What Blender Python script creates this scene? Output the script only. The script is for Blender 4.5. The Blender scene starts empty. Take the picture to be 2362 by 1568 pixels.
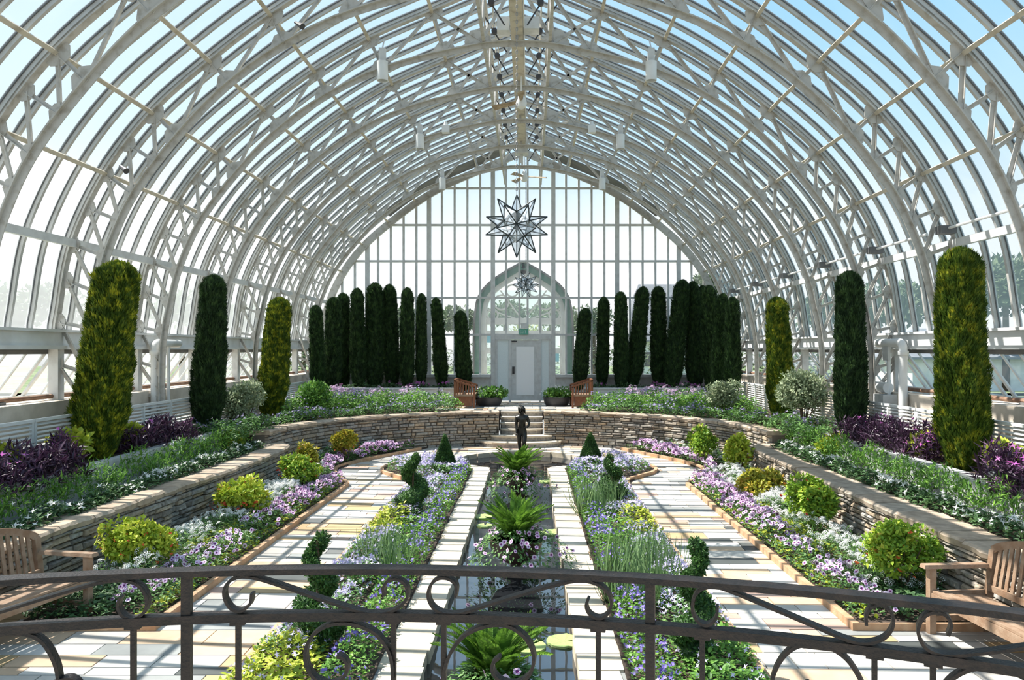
import bpy, math, random
import numpy as np
from math import sin, cos, pi, radians, sqrt, atan2
from mathutils import Vector, Matrix
SC = bpy.context.scene
COL = SC.collection
RND = random.Random(7)
FPX, VX, VY, CX = 1801.0, 1223.0, 806.0, 0.25      # photo's vanishing point and focal length; camera at (CX,0,0); z=0 is eye level
def PX(px, Y): return CX + (px - VX) * Y / FPX
def YX(px, X): return (X - CX) * FPX / (px - VX)
def ZP(py, Y): return -(py - VY) * Y / FPX
FLOOR, TERR, WALLTOP, APSETOP = -2.70, -1.82, -1.98, -1.73
BAY = 2.47
TY = [7.21 + BAY * k for k in range(8)]
YEND = 27.45

# ------------------------------------------------------------------ materials
def new_mat(name):
    m = bpy.data.materials.new(name); m.use_nodes = True
    nt = m.node_tree; nt.nodes.clear()
    out = nt.nodes.new('ShaderNodeOutputMaterial')
    return m, nt, out
def N_(nt, t, **kw):
    n = nt.nodes.new(t)
    for k, v in kw.items(): setattr(n, k, v)
    return n
def ramp(nt, stops, interp='LINEAR'):
    r = N_(nt, 'ShaderNodeValToRGB'); e = r.color_ramp; e.interpolation = interp
    while len(e.elements) < len(stops): e.elements.new(0.5)
    for el, (p, c) in zip(e.elements, stops):
        el.position = p; el.color = (c[0], c[1], c[2], 1)
    return r
def pbr(name, col, rough=0.5, metal=0.0, spec=0.5, noise=None, bump=0.0, bscale=60):
    """plain procedural material; noise=(scale, darker colour, lo, hi)"""
    m, nt, out = new_mat(name)
    p = N_(nt, 'ShaderNodeBsdfPrincipled')
    p.inputs['Base Color'].default_value = (*col, 1); p.inputs['Roughness'].default_value = rough
    p.inputs['Metallic'].default_value = metal; p.inputs['Specular IOR Level'].default_value = spec
    tc = N_(nt, 'ShaderNodeTexCoord')
    if noise:
        nz = N_(nt, 'ShaderNodeTexNoise'); nz.inputs['Scale'].default_value = noise[0]; nz.inputs['Detail'].default_value = 4
        nt.links.new(tc.outputs['Object'], nz.inputs['Vector'])
        r = ramp(nt, [(noise[2], noise[1]), (noise[3], col)])
        nt.links.new(nz.outputs['Fac'], r.inputs['Fac']); nt.links.new(r.outputs['Color'], p.inputs['Base Color'])
    if bump:
        nb = N_(nt, 'ShaderNodeTexNoise'); nb.inputs['Scale'].default_value = bscale; nb.inputs['Detail'].default_value = 5
        nt.links.new(tc.outputs['Object'], nb.inputs['Vector'])
        b = N_(nt, 'ShaderNodeBump'); b.inputs['Strength'].default_value = bump; b.inputs['Distance'].default_value = 0.02
        nt.links.new(nb.outputs['Fac'], b.inputs['Height']); nt.links.new(b.outputs['Normal'], p.inputs['Normal'])
    nt.links.new(p.outputs[0], out.inputs[0])
    return m
def island(name, stops, rough=0.6, transl=0.0, spec=0.3, noise=None, bump=0.0, bscale=40, interp='LINEAR', clump=None):
    """colour differs per loose piece (leaf, stone, tile)"""
    m, nt, out = new_mat(name)
    g = N_(nt, 'ShaderNodeNewGeometry')
    r = ramp(nt, stops, interp)
    fac = g.outputs['Random Per Island']
    if clump:                                       # whole sprays differ too: mix the leaf's own random with a coarse noise
        tcc = N_(nt, 'ShaderNodeTexCoord'); nc = N_(nt, 'ShaderNodeTexNoise'); nc.inputs['Scale'].default_value = clump[0]; nc.inputs['Detail'].default_value = 3
        nt.links.new(tcc.outputs['Object'], nc.inputs['Vector'])
        mc = N_(nt, 'ShaderNodeMapRange'); mc.inputs[1].default_value = .36; mc.inputs[2].default_value = .64; nt.links.new(nc.outputs['Fac'], mc.inputs[0])
        mm = N_(nt, 'ShaderNodeMix', data_type='FLOAT'); mm.inputs['Factor'].default_value = clump[1]
        nt.links.new(fac, mm.inputs['A']); nt.links.new(mc.outputs[0], mm.inputs['B']); fac = mm.outputs['Result']
    nt.links.new(fac, r.inputs['Fac'])
    p = N_(nt, 'ShaderNodeBsdfPrincipled'); p.inputs['Roughness'].default_value = rough
    p.inputs['Specular IOR Level'].default_value = spec
    c = r.outputs['Color']
    if noise:
        tc = N_(nt, 'ShaderNodeTexCoord')
        nz = N_(nt, 'ShaderNodeTexNoise'); nz.inputs['Scale'].default_value = noise[0]; nz.inputs['Detail'].default_value = 6
        nt.links.new(tc.outputs['Object'], nz.inputs['Vector'])
        mr = N_(nt, 'ShaderNodeMapRange'); mr.inputs[1].default_value = .3; mr.inputs[2].default_value = .7
        mr.inputs[3].default_value = noise[1]; mr.inputs[4].default_value = noise[2]
        nt.links.new(nz.outputs['Fac'], mr.inputs[0])
        mx = N_(nt, 'ShaderNodeVectorMath', operation='SCALE')
        nt.links.new(c, mx.inputs[0]); nt.links.new(mr.outputs[0], mx.inputs['Scale']); c = mx.outputs[0]
        if bump:
            b = N_(nt, 'ShaderNodeBump'); b.inputs['Strength'].default_value = bump; b.inputs['Distance'].default_value = 0.02
            nt.links.new(nz.outputs['Fac'], b.inputs['Height']); nt.links.new(b.outputs['Normal'], p.inputs['Normal'])
    nt.links.new(c, p.inputs['Base Color'])
    if transl:
        t = N_(nt, 'ShaderNodeBsdfTranslucent'); nt.links.new(c, t.inputs['Color'])
        mix = N_(nt, 'ShaderNodeMixShader'); mix.inputs[0].default_value = transl
        nt.links.new(p.outputs[0], mix.inputs[1]); nt.links.new(t.outputs[0], mix.inputs[2])
        nt.links.new(mix.outputs[0], out.inputs[0])
    else:
        nt.links.new(p.outputs[0], out.inputs[0])
    return m
def glass(name, milk, tint=(1, 1, 1), milkcol=(.95, .97, 1), gloss=0.04):
    m, nt, out = new_mat(name)
    t = N_(nt, 'ShaderNodeBsdfTransparent'); t.inputs[0].default_value = (*tint, 1)
    d = N_(nt, 'ShaderNodeBsdfTranslucent'); d.inputs[0].default_value = (*milkcol, 1)
    g = N_(nt, 'ShaderNodeBsdfGlossy'); g.inputs['Roughness'].default_value = .05
    m1 = N_(nt, 'ShaderNodeMixShader'); m1.inputs[0].default_value = milk
    m2 = N_(nt, 'ShaderNodeMixShader'); m2.inputs[0].default_value = gloss
    nt.links.new(t.outputs[0], m1.inputs[1]); nt.links.new(d.outputs[0], m1.inputs[2])
    nt.links.new(m1.outputs[0], m2.inputs[1]); nt.links.new(g.outputs[0], m2.inputs[2])
    nt.links.new(m2.outputs[0], out.inputs[0])
    return m
M = {}
M['steel'] = pbr('white_painted_steel', (.50, .485, .45), .45, noise=(9, (.37, .345, .30), .33, .5))
M['purlin'] = pbr('cream_painted_steel', (.58, .53, .43), .5, noise=(6, (.40, .35, .27), .3, .5))
M['bar'] = pbr('glazing_bar_paint', (.50, .495, .475), .45, noise=(5, (.41, .395, .37), .3, .5))
M['gasket'] = pbr('dark_glazing_gasket', (.13, .135, .14), .6)
M['white'] = pbr('white_paint', (.78, .79, .78), .45, noise=(3, (.66, .66, .64), .3, .6))
M['greywhite'] = pbr('grey_white_paint', (.64, .65, .64), .5, noise=(7, (.54, .54, .53), .3, .6))
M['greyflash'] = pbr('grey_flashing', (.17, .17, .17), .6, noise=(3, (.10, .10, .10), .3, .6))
M['glass'] = glass('roof_glass', .025, gloss=.02)
M['glass_low'] = glass('hazy_side_glass', .28, milkcol=(.93, .95, .98))
M['glass_end'] = glass('end_wall_glass', .06)
M['glass_vent'] = glass('dusty_vent_glass', .16, milkcol=(.85, .9, .9))
M['glass_star'] = glass('star_glass', .24, tint=(.95, .98, 1), milkcol=(.9, .95, 1), gloss=.05)
M['glass_arch'] = glass('arch_glass', .10, tint=(.93, 1, .97), milkcol=(.8, .95, .9))
M['leadcame'] = pbr('dark_lead_came', (.03, .04, .04), .45, .3)
M['iron'] = pbr('dark_wrought_iron', (.010, .009, .009), .42, .1, .35, noise=(25, (.022, .016, .014), .35, .6), bump=.25, bscale=120)
M['bronze'] = pbr('dark_bronze', (.030, .027, .024), .28, .6, .5, noise=(14, (.05, .05, .042), .3, .6))
M['darkgear'] = pbr('dark_gear_metal', (.06, .06, .065), .5, .3)
M['chain'] = pbr('grey_chain', (.30, .30, .30), .4, .6)
M['teak'] = pbr('weathered_teak', (.25, .15, .09), .6, noise=(11, (.36, .255, .175), .3, .65), bump=.2, bscale=70)
M['teakred'] = pbr('reddish_teak', (.20, .065, .026), .5, noise=(11, (.28, .11, .05), .3, .65))
M['edging'] = pbr('wood_edging', (.42, .24, .13), .7, noise=(9, (.55, .36, .22), .3, .65), bump=.3)
M['soil'] = pbr('dark_soil', (.045, .030, .022), .95, noise=(30, (.09, .062, .045), .4, .6), bump=.8, bscale=45)
M['mortar'] = pbr('dark_mortar', (.17, .145, .12), .95, bump=.4)
M['concrete'] = pbr('pale_concrete', (.68, .60, .50), .85, noise=(3, (.50, .43, .35), .3, .6), bump=.2)
M['curb'] = pbr('grey_curb_concrete', (.55, .56, .56), .8, noise=(5, (.38, .39, .39), .3, .6), bump=.2)
M['darkclay'] = pbr('dark_brown_clay', (.060, .028, .020), .55, noise=(9, (.035, .02, .016), .3, .6))
M['pot'] = pbr('dark_plastic_pot', (.035, .033, .035), .5)
M['teal'] = pbr('teal_painted_frame', (.05, .15, .115), .5, noise=(6, (.075, .19, .145), .3, .6))
M['frosted'] = pbr('frosted_panel', (.76, .84, .85), .35, noise=(40, (.70, .78, .79), .3, .6))
M['doorwhite'] = pbr('door_white_panel', (.92, .92, .92), .35)
M['green_sign'] = pbr('green_sign', (.10, .38, .28), .5)
M['sign_letter'] = pbr('sign_letter_white', (.80, .90, .86), .5)
M['bluepanel'] = pbr('pale_blue_panel', (.30, .66, .80), .5)
M['brownpipe'] = pbr('rusty_brown_pipe', (.22, .12, .075), .65, .2, noise=(9, (.34, .22, .15), .3, .6))
M['bark'] = pbr('brown_bark', (.10, .065, .04), .9, bump=.5)
M['stem'] = pbr('green_stem', (.12, .19, .06), .7)
M['fan'] = pbr('fan_blade_wood', (.42, .33, .22), .6, noise=(7, (.24, .17, .10), .35, .6))
M['roofgrey'] = pbr('grey_shingle_roof', (.20, .21, .23), .8, noise=(4, (.15, .16, .18), .3, .6))
M['lawn'] = pbr('outdoor_ground', (.10, .15, .055), .95, noise=(.35, (.17, .20, .10), .42, .58))
M['lily'] = pbr('lily_pad_green', (.28, .42, .14), .4, noise=(14, (.40, .44, .16), .35, .6))
M['louver'] = pbr('white_louver_metal', (.72, .74, .72), .4, noise=(3, (.60, .62, .60), .3, .6))
# stones and tiles
M['paver'] = island('stone_paver', [(0, (.60, .575, .53)), (.22, (.47, .44, .395)), (.34, (.55, .40, .27)), (.48, (.58, .555, .505)), (.60, (.48, .33, .265)), (.70, (.46, .33, .18)), (.77, (.27, .28, .27)), (.84, (.53, .50, .45)), (.93, (.08, .088, .084)), (.97, (.15, .155, .15))], .55, spec=.35, noise=(5, .86, 1.06), bump=.05, interp='CONSTANT')
M['stone'] = island('stacked_limestone', [(0, (.40, .37, .32)), (.25, (.30, .27, .235)), (.45, (.47, .36, .25)), (.6, (.36, .34, .315)), (.75, (.50, .40, .29)), (.9, (.25, .225, .20)), (1, (.44, .41, .365))], .9, spec=.15, noise=(17, .62, 1.18), bump=.7)
M['capstone'] = island('coping_stone', [(0, (.49, .385, .285)), (.3, (.42, .34, .265)), (.6, (.53, .42, .315)), (.8, (.40, .35, .29)), (1, (.47, .36, .26))], .9, spec=.15, noise=(9, .7, 1.15), bump=.6)
M['poolstone'] = island('pool_edge_stone', [(0, (.62, .55, .45)), (.3, (.55, .46, .34)), (.6, (.66, .60, .50)), (1, (.57, .49, .37))], .8, spec=.2, noise=(8, .84, 1.08), bump=.3)
# foliage
def leafm(n, stops, tr=.28, rough=.5, spec=.35): M[n] = island(n, stops, rough, tr, spec, clump=(8, .6) if 'cypress' in n else (5, .35))
leafm('golden_cypress', [(0, (.030, .065, .010)), (.40, (.070, .12, .014)), (.62, (.17, .22, .02)), (.85, (.38, .40, .028)), (1, (.50, .48, .035))], .2, .6, .2)
leafm('gold_green_cypress', [(0, (.030, .065, .010)), (.45, (.075, .13, .015)), (.68, (.16, .21, .022)), (.88, (.32, .34, .028)), (.96, (.42, .40, .03)), (1, (.26, .13, .02))], .2, .6, .2)
leafm('dark_cypress', [(0, (.012, .028, .012)), (.5, (.028, .060, .022)), (.85, (.055, .11, .034)), (1, (.09, .14, .045))], .15, .65, .2)
leafm('boxwood', [(0, (.021, .054, .015)), (.5, (.045, .112, .027)), (.85, (.083, .188, .039)), (1, (.150, .285, .060))], .22)
leafm('lime_nandina', [(0, (.16, .27, .03)), (.3, (.33, .46, .04)), (.6, (.52, .60, .06)), (.9, (.68, .68, .10)), (.96, (.62, .45, .08)), (1, (.6, .2, .05))], .3)
leafm('green_nandina', [(0, (.09, .19, .025)), (.35, (.19, .35, .035)), (.7, (.36, .50, .05)), (.93, (.54, .56, .07)), (.975, (.55, .34, .06)), (1, (.5, .12, .04))], .3)
leafm('orange_nandina', [(0, (.16, .19, .025)), (.35, (.32, .34, .04)), (.65, (.52, .46, .05)), (.9, (.56, .36, .06)), (1, (.50, .18, .04))], .3)
leafm('greyleaf', [(0, (.15, .20, .12)), (.5, (.29, .36, .21)), (.85, (.44, .49, .30)), (1, (.58, .58, .34))], .25)
leafm('freshleaf', [(0, (.060, .150, .030)), (.5, (.135, .300, .053)), (.85, (.255, .465, .075)), (1, (.450, .630, .120))], .3)
leafm('midleaf', [(0, (.054, .124, .039)), (.5, (.116, .240, .070)), (.85, (.202, .372, .109)), (1, (.341, .496, .155))], .28)
leafm('darkleaf', [(0, (.035, .075, .03)), (.5, (.075, .155, .06)), (.85, (.13, .24, .09)), (1, (.22, .36, .13))], .25)
leafm('chartreuse', [(0, (.230, .310, .034)), (.4, (.414, .506, .052)), (.8, (.621, .644, .081)), (1, (.713, .667, .115))], .3)
leafm('purpleleaf', [(0, (.022, .011, .022)), (.5, (.055, .024, .055)), (.85, (.110, .050, .105)), (1, (.176, .099, .165))], .2, .4, .5)
leafm('irisblade', [(0, (.081, .161, .057)), (.5, (.149, .253, .098)), (.85, (.241, .356, .149)), (1, (.345, .437, .196))], .25)
leafm('fern', [(0, (.05, .12, .016)), (.5, (.11, .23, .026)), (.85, (.20, .36, .045)), (1, (.34, .52, .08))], .3)
leafm('treeleaf', [(0, (.05, .08, .04)), (.5, (.10, .15, .07)), (1, (.17, .22, .11))], .2)
leafm('yellowtree', [(0, (.20, .24, .06)), (.5, (.38, .40, .12)), (1, (.52, .48, .18))], .2)
def petal(n, stops, tr=.2): M[n] = island(n, stops, .6, tr, .2)
petal('lavender', [(0, (.62, .47, .70)), (.5, (.74, .58, .80)), (1, (.80, .70, .86))])
petal('pinklav', [(0, (.66, .42, .66)), (.5, (.76, .52, .74)), (1, (.80, .66, .82))])
petal('throat', [(0, (.16, .03, .16)), (1, (.24, .05, .22))], .05)
petal('lilac', [(0, (.50, .43, .74)), (.5, (.62, .55, .82)), (1, (.73, .68, .88))])
petal('violet', [(0, (.16, .11, .46)), (.5, (.27, .20, .62)), (1, (.42, .35, .74))])
petal('whitepetal', [(0, (.80, .81, .78)), (1, (.90, .90, .87))])
petal('magenta', [(0, (.52, .10, .44)), (.6, (.64, .18, .56)), (1, (.74, .34, .66))])
petal('redpetal', [(0, (.55, .05, .03)), (1, (.68, .16, .05))])
petal('dullblue', [(0, (.22, .19, .36)), (.5, (.32, .28, .47)), (1, (.45, .40, .58))])
def water():
    m, nt, out = new_mat('still_pool_water')
    d = N_(nt, 'ShaderNodeBsdfPrincipled'); d.inputs['Base Color'].default_value = (.012, .014, .016, 1)
    d.inputs['Roughness'].default_value = .3; d.inputs['Specular IOR Level'].default_value = 0
    g = N_(nt, 'ShaderNodeBsdfGlossy'); g.inputs['Roughness'].default_value = .012; g.inputs[0].default_value = (.92, .94, 1, 1)
    lw = N_(nt, 'ShaderNodeFresnel'); lw.inputs[0].default_value = 2.6
    nz = N_(nt, 'ShaderNodeTexNoise'); nz.inputs['Scale'].default_value = 3.0
    tc = N_(nt, 'ShaderNodeTexCoord'); nt.links.new(tc.outputs['Object'], nz.inputs['Vector'])
    b = N_(nt, 'ShaderNodeBump'); b.inputs['Strength'].default_value = .008; b.inputs['Distance'].default_value = .05
    nt.links.new(nz.outputs['Fac'], b.inputs['Height']); nt.links.new(b.outputs['Normal'], g.inputs['Normal'])
    mx = N_(nt, 'ShaderNodeMixShader'); nt.links.new(lw.outputs[0], mx.inputs[0])
    nt.links.new(d.outputs[0], mx.inputs[1]); nt.links.new(g.outputs[0], mx.inputs[2]); nt.links.new(mx.outputs[0], out.inputs[0])
    return m
M['water'] = water()

# ------------------------------------------------------------------ geometry builder
def unit(a): return a / np.maximum(np.linalg.norm(a, axis=-1, keepdims=True), 1e-9)
class G:
    def __init__(s): s.V = []; s.L = []; s.S = []; s.Mi = []; s.n = 0
    def raw(s, verts, faces, mat=0):
        v = np.asarray(verts, dtype=np.float32).reshape(-1, 3)
        s.L.append(np.fromiter((i for f in faces for i in f), dtype=np.int32) + s.n)
        s.S.append(np.array([len(f) for f in faces], dtype=np.int32))
        s.Mi.append(np.full(len(faces), mat, dtype=np.int32)); s.V.append(v); s.n += len(v); return s
    def inst(s, T, P, D, S, N=None):
        """copies of template T=(verts, faces, mats) at P, local y along D, local z near N"""
        tv, tf, tm = T; P = np.asarray(P, float); n = len(P)
        if n == 0: return s
        y = unit(np.asarray(D, float)); Nn = np.asarray(N, float) if N is not None else np.tile([0, 0, 1.], (n, 1))
        z = Nn - (Nn * y).sum(1, keepdims=True) * y
        z = unit(z + 1e-6); x = np.cross(y, z)
        S = np.asarray(S, float)
        if S.ndim == 0: S = np.full(n, float(S))
        S3 = S if S.ndim == 2 else np.repeat(S[:, None], 3, 1)
        tv = np.asarray(tv, float); k = len(tv)
        loc = tv[None] * S3[:, None, :]
        W = P[:, None, :] + loc[..., 0:1] * x[:, None] + loc[..., 1:2] * y[:, None] + loc[..., 2:3] * z[:, None]
        fl = np.array([i for f in tf for i in f], dtype=np.int32); sz = np.array([len(f) for f in tf], dtype=np.int32)
        off = (np.arange(n, dtype=np.int32) * k)[:, None]
        s.L.append((fl[None] + off).ravel() + s.n); s.S.append(np.tile(sz, n)); s.Mi.append(np.tile(np.array(tm, dtype=np.int32), n))
        s.V.append(W.reshape(-1, 3).astype(np.float32)); s.n += n * k; return s
    def hexa(s, p, mat=0): return s.raw(p, [(0, 3, 2, 1), (4, 5, 6, 7), (0, 1, 5, 4), (1, 2, 6, 5), (2, 3, 7, 6), (3, 0, 4, 7)], mat)
    def box(s, x0, x1, y0, y1, z0, z1, mat=0):
        return s.hexa([(x0, y0, z0), (x1, y0, z0), (x1, y1, z0), (x0, y1, z0), (x0, y0, z1), (x1, y0, z1), (x1, y1, z1), (x0, y1, z1)], mat)
    def sweep(s, path, sec, up=(0, 0, 1), mat=0, closed=False, scale=None):
        p = [Vector(a) for a in path]; n = len(p); k = len(sec); V = []
        for i in range(n):
            a = p[(i - 1) % n] if (closed or i > 0) else p[i]; b = p[(i + 1) % n] if (closed or i < n - 1) else p[i]
            t = (b - a).normalized(); u = Vector(up(i) if callable(up) else up)
            sd = t.cross(u)
            sd = sd.normalized() if sd.length > 1e-5 else t.orthogonal().normalized()
            nn = sd.cross(t); f = scale[i] if scale else 1
            V += [p[i] + sd * (q[0] * f) + nn * (q[1] * f) for q in sec]
        F = []
        for i in range(n if closed else n - 1):
            j = (i + 1) % n
            F += [(i * k + a, i * k + (a + 1) % k, j * k + (a + 1) % k, j * k + a) for a in range(k)]
        if not closed: F += [tuple(range(k))[::-1], tuple((n - 1) * k + a for a in range(k))]
        return s.raw([tuple(v) for v in V], F, mat)
    def bar(s, p, q, w, h, up=(0, 0, 1), mat=0): return s.sweep([p, q], [(-w / 2, -h / 2), (w / 2, -h / 2), (w / 2, h / 2), (-w / 2, h / 2)], up, mat)
    def tube(s, path, r, k=8, mat=0, closed=False, scale=None):
        d = Vector(path[-1]) - Vector(path[0]); d = d if d.length > 1e-4 else Vector((0, 0, 1))
        a = [abs(d.x), abs(d.y), abs(d.z)]; i = a.index(min(a)); up = (1 if i == 0 else 0, 1 if i == 1 else 0, 1 if i == 2 else 0)
        return s.sweep(path, [(r * cos(2 * pi * j / k), r * sin(2 * pi * j / k)) for j in range(k)], up, mat, closed, scale)
    def lathe(s, prof, k=20, c=(0, 0, 0), mat=0):
        V = [(c[0] + r * cos(2 * pi * j / k), c[1] + r * sin(2 * pi * j / k), c[2] + z) for r, z in prof for j in range(k)]
        F = [(i * k + j, i * k + (j + 1) % k, (i + 1) * k + (j + 1) % k, (i + 1) * k + j) for i in range(len(prof) - 1) for j in range(k)]
        F += [tuple(range(k))[::-1], tuple((len(prof) - 1) * k + j for j in range(k))]
        return s.raw(V, F, mat)
    def prism(s, poly, z0, z1, mat=0):
        n = len(poly); V = [(x, y, z0) for x, y in poly] + [(x, y, z1) for x, y in poly]
        F = [tuple(range(n))[::-1], tuple(range(n, 2 * n))] + [(i, (i + 1) % n, n + (i + 1) % n, n + i) for i in range(n)]
        return s.raw(V, F, mat)
    def plate(s, pts, th, axis=1, mat=0):
        """flat polygon of given thickness; pts are 3D, thickness along the axis"""
        n = len(pts); d = [0, 0, 0]; d[axis] = th / 2
        V = [tuple(p[i] - d[i] for i in range(3)) for p in pts] + [tuple(p[i] + d[i] for i in range(3)) for p in pts]
        F = [tuple(range(n))[::-1], tuple(range(n, 2 * n))] + [(i, (i + 1) % n, n + (i + 1) % n, n + i) for i in range(n)]
        return s.raw(V, F, mat)
    def build(s, name, mats, parent=None, smooth=False, loc=(0, 0, 0), link=True):
        me = bpy.data.meshes.new(name)
        V = np.concatenate(s.V); L = np.concatenate(s.L); S = np.concatenate(s.S); Mi = np.concatenate(s.Mi)
        me.vertices.add(len(V)); me.vertices.foreach_set('co', V.ravel())
        me.loops.add(len(L)); me.loops.foreach_set('vertex_index', L)
        me.polygons.add(len(S)); st = np.zeros(len(S), np.int32); st[1:] = np.cumsum(S)[:-1]
        me.polygons.foreach_set('loop_start', st)
        try: me.polygons.foreach_set('loop_total', S)
        except Exception: pass
        for m in (mats if isinstance(mats, (list, tuple)) else [mats]): me.materials.append(M[m] if isinstance(m, str) else m)
        me.polygons.foreach_set('material_index', Mi)
        me.polygons.foreach_set('use_smooth', np.full(len(S), bool(smooth)))
        me.update(calc_edges=True)
        if smooth: me.set_sharp_from_angle(angle=radians(42))
        o = bpy.data.objects.new(name, me); o.location = loc; COL.objects.link(o)
        if parent: o.parent = parent
        return o
def tag(o, label, cat, group=None, kind=None):
    o['label'] = label; o['category'] = cat
    if group: o['group'] = group
    if kind: o['kind'] = kind
    return o
def struct(o): o['kind'] = 'structure'; return o
def thing(name, label, cat, loc=(0, 0, 0), rz=0, group=None):
    o = bpy.data.objects.new(name, None); o.empty_display_size = .2; COL.objects.link(o)
    o.location = loc; o.rotation_euler = (0, 0, rz); return tag(o, label, cat, group)
def dup(root, loc=None, rz=None, label=None, scale=None, group=None):
    def cp(o, par):
        c = o.copy(); COL.objects.link(c); c.parent = par
        for ch in list(o.children): cp(ch, c)
        return c
    r = cp(root, None)
    if loc is not None: r.location = loc
    if rz is not None: r.rotation_euler = (0, 0, rz)
    if scale is not None: r.scale = scale if not isinstance(scale, (int, float)) else (scale,) * 3
    if label: r['label'] = label
    if group: r['group'] = group
    return r
def catmull(pts, n=6, closed=False):
    P = [Vector(p) for p in pts]; m = len(P); out = []
    for i in range(m if closed else m - 1):
        g = (lambda k: P[k % m]) if closed else (lambda k: P[min(max(k, 0), m - 1)])
        a, b, c, d = g(i - 1), g(i), g(i + 1), g(i + 2)
        for j in range(n):
            t = j / n
            out.append(.5 * ((2 * b) + (c - a) * t + (2 * a - 5 * b + 4 * c - d) * t * t + (3 * b - a - 3 * c + d) * t ** 3))
    if not closed: out.append(P[-1])
    return out

# templates (local y = along the leaf, local z = its face)
KITE = ([(0, 0, 0), (.28, .45, .04), (0, 1, -.06), (-.28, .45, .04)], [(0, 1, 2, 3)], [0])
THIN = ([(0, 0, 0), (.11, .4, .03), (0, 1, -.10), (-.11, .4, .03)], [(0, 1, 2, 3)], [0])
LEAF = ([(0, 0, 0), (.26, .28, .07), (.24, .62, .03), (0, 1, -.16), (-.24, .62, .03), (-.26, .28, .07), (0, .45, -.03)], [(0, 1, 2, 6), (6, 2, 3), (0, 6, 4, 5), (6, 3, 4)], [0] * 4)
SPRAY = ([(0, 0, 0), (.16, .5, 0), (.02, 1, .03), (-.13, .5, 0), (.13, .38, .13), (.28, .8, .19), (.16, .5, .07), (-.1, .36, -.12), (-.25, .82, -.14), (-.14, .5, -.02)], [(0, 1, 2, 3), (0, 4, 5, 6), (0, 7, 8, 9)], [0, 0, 0])
def petunia():
    V = []; n = 10
    for r, z in ((.16, -.16), (.42, -.02)): V += [(r * cos(2 * pi * j / n), r * sin(2 * pi * j / n), z) for j in range(n)]
    V += [((1.0 if j % 2 else .86) * cos(2 * pi * j / n), (1.0 if j % 2 else .86) * sin(2 * pi * j / n), .06 if j % 2 else -.04) for j in range(n)]
    F = [tuple(range(n))] + [(a * n + j, a * n + (j + 1) % n, (a + 1) * n + (j + 1) % n, (a + 1) * n + j) for a in (0, 1) for j in range(n)]
    return (V, F, [2] + [2] * n + [1] * n)
PETUNIA = petunia()
def star5(mat=1):
    V = [(0, 0, -.1)] + [((1 if j % 2 else .5) * cos(pi * j / 5), (1 if j % 2 else .5) * sin(pi * j / 5), .05 if j % 2 else 0) for j in range(10)]
    return (V, [(0, 1 + j, 1 + (j + 1) % 10) for j in range(10)], [mat] * 10)
STAR5 = star5()
BLOOM4 = ([(-.9, -.9, .05), (0, -.35, -.1), (.9, -.9, .05), (.35, 0, -.1), (.9, .9, .05), (0, .35, -.1), (-.9, .9, .05), (-.35, 0, -.1)], [(0, 1, 3, 5, 7), (1, 2, 3), (3, 4, 5), (5, 6, 7)], [1] * 4)
def floret_dome():
    V = []; F = []; rg = np.random.default_rng(4)
    for i in range(16):
        a = i * 2.4; r = sqrt((i + .5) / 16); c = np.array([r * cos(a), r * sin(a), .5 * (1 - r * r)]); n = c + np.array([0, 0, .5]); n /= np.linalg.norm(n); x = np.cross(n, [.3, 1, .2]); x /= np.linalg.norm(x); y = np.cross(n, x); b = len(V); q = rg.uniform(.16, .24)
        V += [tuple(c + x * q), tuple(c + y * q), tuple(c - x * q), tuple(c - y * q), tuple(c + n * .05)]; F += [(b, b + 1, b + 4), (b + 1, b + 2, b + 4), (b + 2, b + 3, b + 4), (b + 3, b, b + 4)]
    return (V, F, [1] * len(F))
def dome():                                      # little dome of white florets
    V = []; F = []
    for i, (r, z) in enumerate(((1, 0), (.8, .3), (.45, .48))): V += [(r * cos(2 * pi * j / 8 + i * .3), r * sin(2 * pi * j / 8 + i * .3), z) for j in range(8)]
    F = [(a * 8 + j, a * 8 + (j + 1) % 8, a * 8 + 8 + (j + 1) % 8, a * 8 + 8 + j) for a in (0, 1) for j in range(8)] + [tuple(range(16, 24))]
    return (V, F, [1] * len(F))
DOME = floret_dome()
def blade(bend=.35, w=.022, n=5):
    V = []; F = []
    for i in range(n + 1):
        t = i / n; ww = w * (1 - t ** 2) + .002
        y = t * (1 - .25 * bend * t); z = -bend * t * t
        V += [(-ww, y, z), (ww, y, z + .004)]
    F = [(2 * i, 2 * i + 1, 2 * i + 3, 2 * i + 2) for i in range(n)]
    return (V, F, [0] * n)
def frond(n=27, bend=.55):
    V = []; F = []
    def pos(t): return np.array([0, t * (1 - .3 * bend * t), .25 * t - bend * t * t * .9])
    for i in range(n):
        t = .1 + .9 * i / n; p = pos(t); L = .095 * sin(pi * min(1, .2 + t * .83)) ** .7 + .008
        for sg in (-1, 1):
            b = len(V); w = .0125
            V += [tuple(p + (0, -w, 0)), tuple(p + (sg * L * .6, .01 - w * .8, -.012)), tuple(p + (sg * L, .05, -.03)), tuple(p + (sg * L * .6, .03 + w * .5, -.01)), tuple(p + (0, w * .7, 0))]
            F.append((b, b + 1, b + 2, b + 3, b + 4))
    b = len(V)
    for i in range(7):
        p = pos(i / 6); w = .007 * (1 - i / 8); V += [tuple(p + (-w, 0, .003)), tuple(p + (w, 0, .003))]
    F += [(b + 2 * i, b + 2 * i + 1, b + 2 * i + 3, b + 2 * i + 2) for i in range(6)]
    return (V, F, [0] * len(F))
FROND = frond()

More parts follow.
